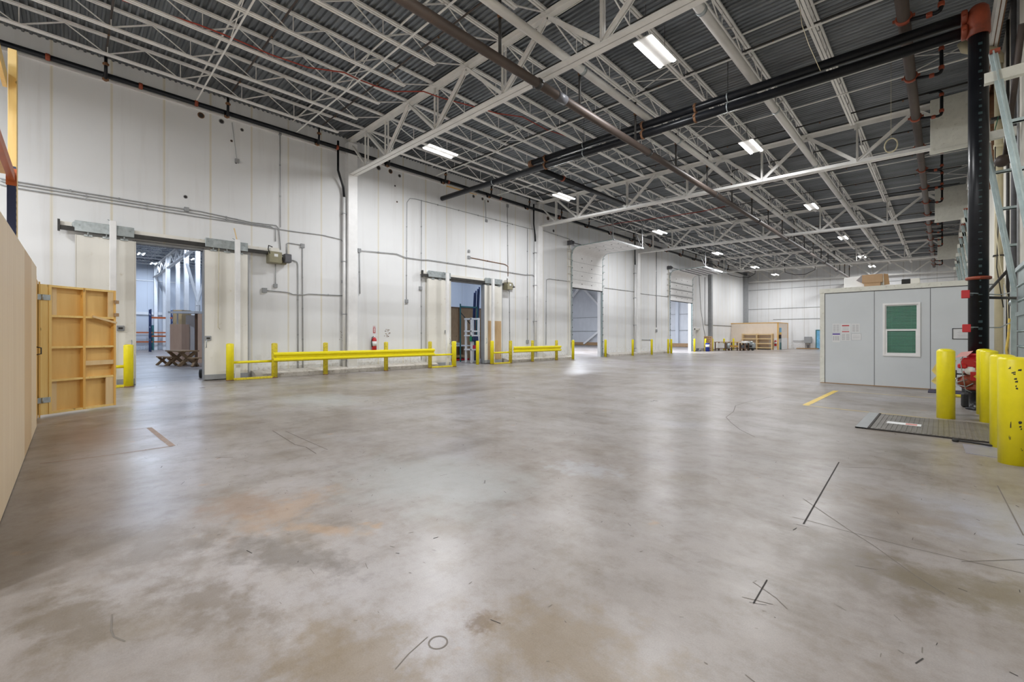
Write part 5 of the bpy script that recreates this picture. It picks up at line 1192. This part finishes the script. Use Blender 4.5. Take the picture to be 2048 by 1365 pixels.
# drum, crate, bucket
p = FL(1415, 703.2); b = MB(); b.lathe((p.x, p.y, 0), [(.2, 0), (.2, .8), (.19, .82)], 16); b.m = 1; b.lathe((p.x+.02, p.y-.03, .42), [(.19, 0), (.19, .25)], 16); tag(b.build('blue_drum', [M['bluep'], M['white2']]), 'blue drum with white label between two bollards', 'drum')
p = FL(1419.5, 703); p.x -= .42; t = thing('honeycomb_crate', (p.x+.1, p.y+.5, 0), 'tan honeycomb stack of tubes with dark openings beside the blue drum', 'crate')
b = MB(); b.box(p.x-.35, p.x+.35, p.y+.5, p.y+.9, 0, 1.5); b.build('stack', M['card'], t)
b = MB()
for r in range(8):
    for q in range(4): b.lathe((p.x-.26+q*.17+(r % 2)*.05, p.y+.5, .1+r*.18), [(.055, -.01), (.055, .01)], 8, 'y')
b.build('tube_openings', M['dwood'], t)
b = MB(); b.lathe((p.x+.05, p.y, 0), [(.14, 0), (.17, .38), (.18, .39)], 16); tag(b.build('white_bucket', M['white2']), 'white bucket before the honeycomb crate', 'bucket')
p = FL(1394.5, 703); b = MB(); b.bbox(p.x-.3, p.x+.3, p.y, p.y+.3, 0, .12, .03); b.bbox(p.x-.15, p.x+.1, p.y+.05, p.y+.25, .12, .3, .03); tag(b.build('floor_machine', M['dgrey']), 'dark floor machine at the personnel door', 'machine')
# ================================================================== NEAR LEFT: partition, gate, rack
t = thing('plywood_partition', (-7.2, -.42, 0), 'tall pale plywood partition at the left edge of the photo', 'partition')
xs = [-3.9, -5.3, -6.57, -8.0, -9.3, -10.6]; mm = ['ply', 'ply', 'ply', 'booth', 'ply']
plyb = wood('tan_plywood', (.66, .45, .24), (.76, .56, .33), (3, 3, .12), 4, .5)
for k in range(5):
    zt_ = lambda x: 2.64-(x+10.6)*.026
    MB().poly([(xs[k+1]+.003, -.42, .01), (xs[k]-.003, -.42, .01), (xs[k]-.003, -.42, zt_(xs[k])), (xs[k+1]+.003, -.42, zt_(xs[k+1]))], (0, .02, 0)).build('plywood_sheet', plyb if k == 3 else M['ply'], t)
b = MB()
for x in [-3.9, -5.3, -6.6, -8.0, -9.3, -10.55]: b.box(x-.02, x+.02, -.51, -.42, .02, 2.40)
b.box(-10.6, -3.9, -.51, -.42, 0.0, .05); b.box(-10.6, -3.9, -.51, -.42, 2.37, 2.42); b.build('stud_frame', M['pine'], t)
b = MB(); b.box(-10.66, -10.61, -.5, -.40, .01, 2.5); b.build('end_post', M['pine2'], t)
# gate
t = thing('gate_post', (-11.3, -.47, 0), 'yellow-orange pine board jamb between the partition and the open gate', 'board')
b = MB(); b.bbox(-11.84, -10.95, -.47, -.43, .01, 2.52, .004); b.build('board', M['pine2'], t)
b = MB(); b.box(-11.86, -11.76, -.42, -.40, .01, 2.5); b.build('edge_strip', M['pine'], t)
b = MB()
b.path([(-11.0, -.43, 1.32), (-10.98, -.36, 1.30), (-10.98, -.36, 1.2), (-11.0, -.43, 1.18)], .01, 6); b.build('handle', M['dark'], t)
gp = Vector((-11.90, -.34, 0)); gq = Vector((-12.47, .62, 0)); gd = (gq-gp).normalized(); gn = Vector((gd.y, -gd.x, 0))   # normal toward camera
if gn.dot(-gp) < 0: gn = -gn
t = thing('wooden_gate', (gp.x, gp.y, 0), 'open yellow plywood gate with a grid frame facing the camera', 'gate')
GW = (gq-gp).length; GZ0, GZ1 = .05, 2.46
def G(u, z, n): return gp+gd*u+gn*n+Vector((0, 0, z))
def gb(u0, u1, z0, z1, n0, n1):
    vs = [G(u0, z0, n0), G(u1, z0, n0), G(u1, z0, n1), G(u0, z0, n1), G(u0, z1, n0), G(u1, z1, n0), G(u1, z1, n1), G(u0, z1, n1)]
    return MB().add(vs, [(0, 3, 2, 1), (4, 5, 6, 7), (0, 1, 5, 4), (1, 2, 6, 5), (2, 3, 7, 6), (3, 0, 4, 7)])
gb(0, GW, GZ0, GZ1, -.02, 0).build('plywood_sheet', M['ply2'], t)
gb(0, .04, GZ0, GZ1, 0, .1).build('stile', M['pine'], t); gb(-.12, .0, GZ0, GZ1, .0, .09).build('stile', M['pine'], t)
gb(GW-.04, GW, GZ0, GZ1, 0, .09).build('stile', M['pine2'], t); gb(GW/2-.02, GW/2+.02, GZ0, GZ1, 0, .09).build('stile', M['pine2'], t)
for z in (GZ0, .65, 1.27, 1.86, GZ1-.04): gb(.04, GW-.04, z, z+.04, 0, .085).build('rail', M['pine'], t)
gb(.04, .16, GZ0+.04, .65, .0, .02).build('gusset_board', M['pale'], t); gb(.04, .16, 1.90, GZ1-.04, .0, .02).build('gusset_board', M['pale'], t)
gb(GW-.18, GW-.04, GZ0+.04, .65, .06, .08).build('gusset_board', M['pale'], t); gb(GW-.14, GW-.04, 1.90, GZ1-.04, .06, .08).build('gusset_board', M['pale'], t)
gb(GW/2+.02, GW-.02, .92, 1.01, .06, .08).build('cross_board', M['pale'], t)
b = MB(); b.beam(G(GW*.62, 1.90, .09), G(GW, 1.78, .1), .03, .04); b.build('latch_bar', M['pale'], t)
for z in (2.22, 1.95): b = MB(); b.beam(G(GW-.04, z, .09), G(GW+.04, z, .09), .05, .07); b.build('latch_block', M['osb'], t)
for z in (.28, 2.18):
    b = MB(); b.beam(G(-.20, z+.04, .10), G(.02, z+.04, .10), .012, .10); b.tube(G(-.1, z-.01, .11), G(-.1, z+.09, .11), .012, 8); b.build('hinge', M['galv'], t)
# storage rack above the partition
t = thing('storage_rack', (-10.9, -.8, 0), 'tall rack end with blue upright and orange beam above the partition', 'rack')
b = MB(); b.box(-10.98, -10.88, -.74, -.64, 0, 4.3); b.build('upright', M['blue'], t)
b = MB()
for k in range(40): b.box(-10.945, -10.915, -.64, -.637, .3+k*.1, .34+k*.1)
b.build('upright_slots', M['dark'], t)
b = MB(); b.box(-10.87, -2.5, -.72, -.65, 4.05, 4.2); b.box(-10.89, -10.87, -.75, -.63, 3.98, 4.26); b.build('beam', M['rackor'], t)
b = MB(); b.box(-10.87, -2.5, -2.0, -.73, 4.15, 4.19); b.build('deck_board', M['ply2'], t)
b = MB(); b.bbox(-11.26, -11.04, -.74, -.64, 0, 6.3, .005); tag(b.build('timber_post', M['pine']), 'tall pine post standing behind the blue rack upright', 'post')
b = MB(); b.beam((-11.04, -.77, 5.75), (-7, -.77, 5.75), .05, .24); tag(b.build('timber_rail', M['pine']), 'horizontal pine rail fixed to the tall pine post', 'rail')
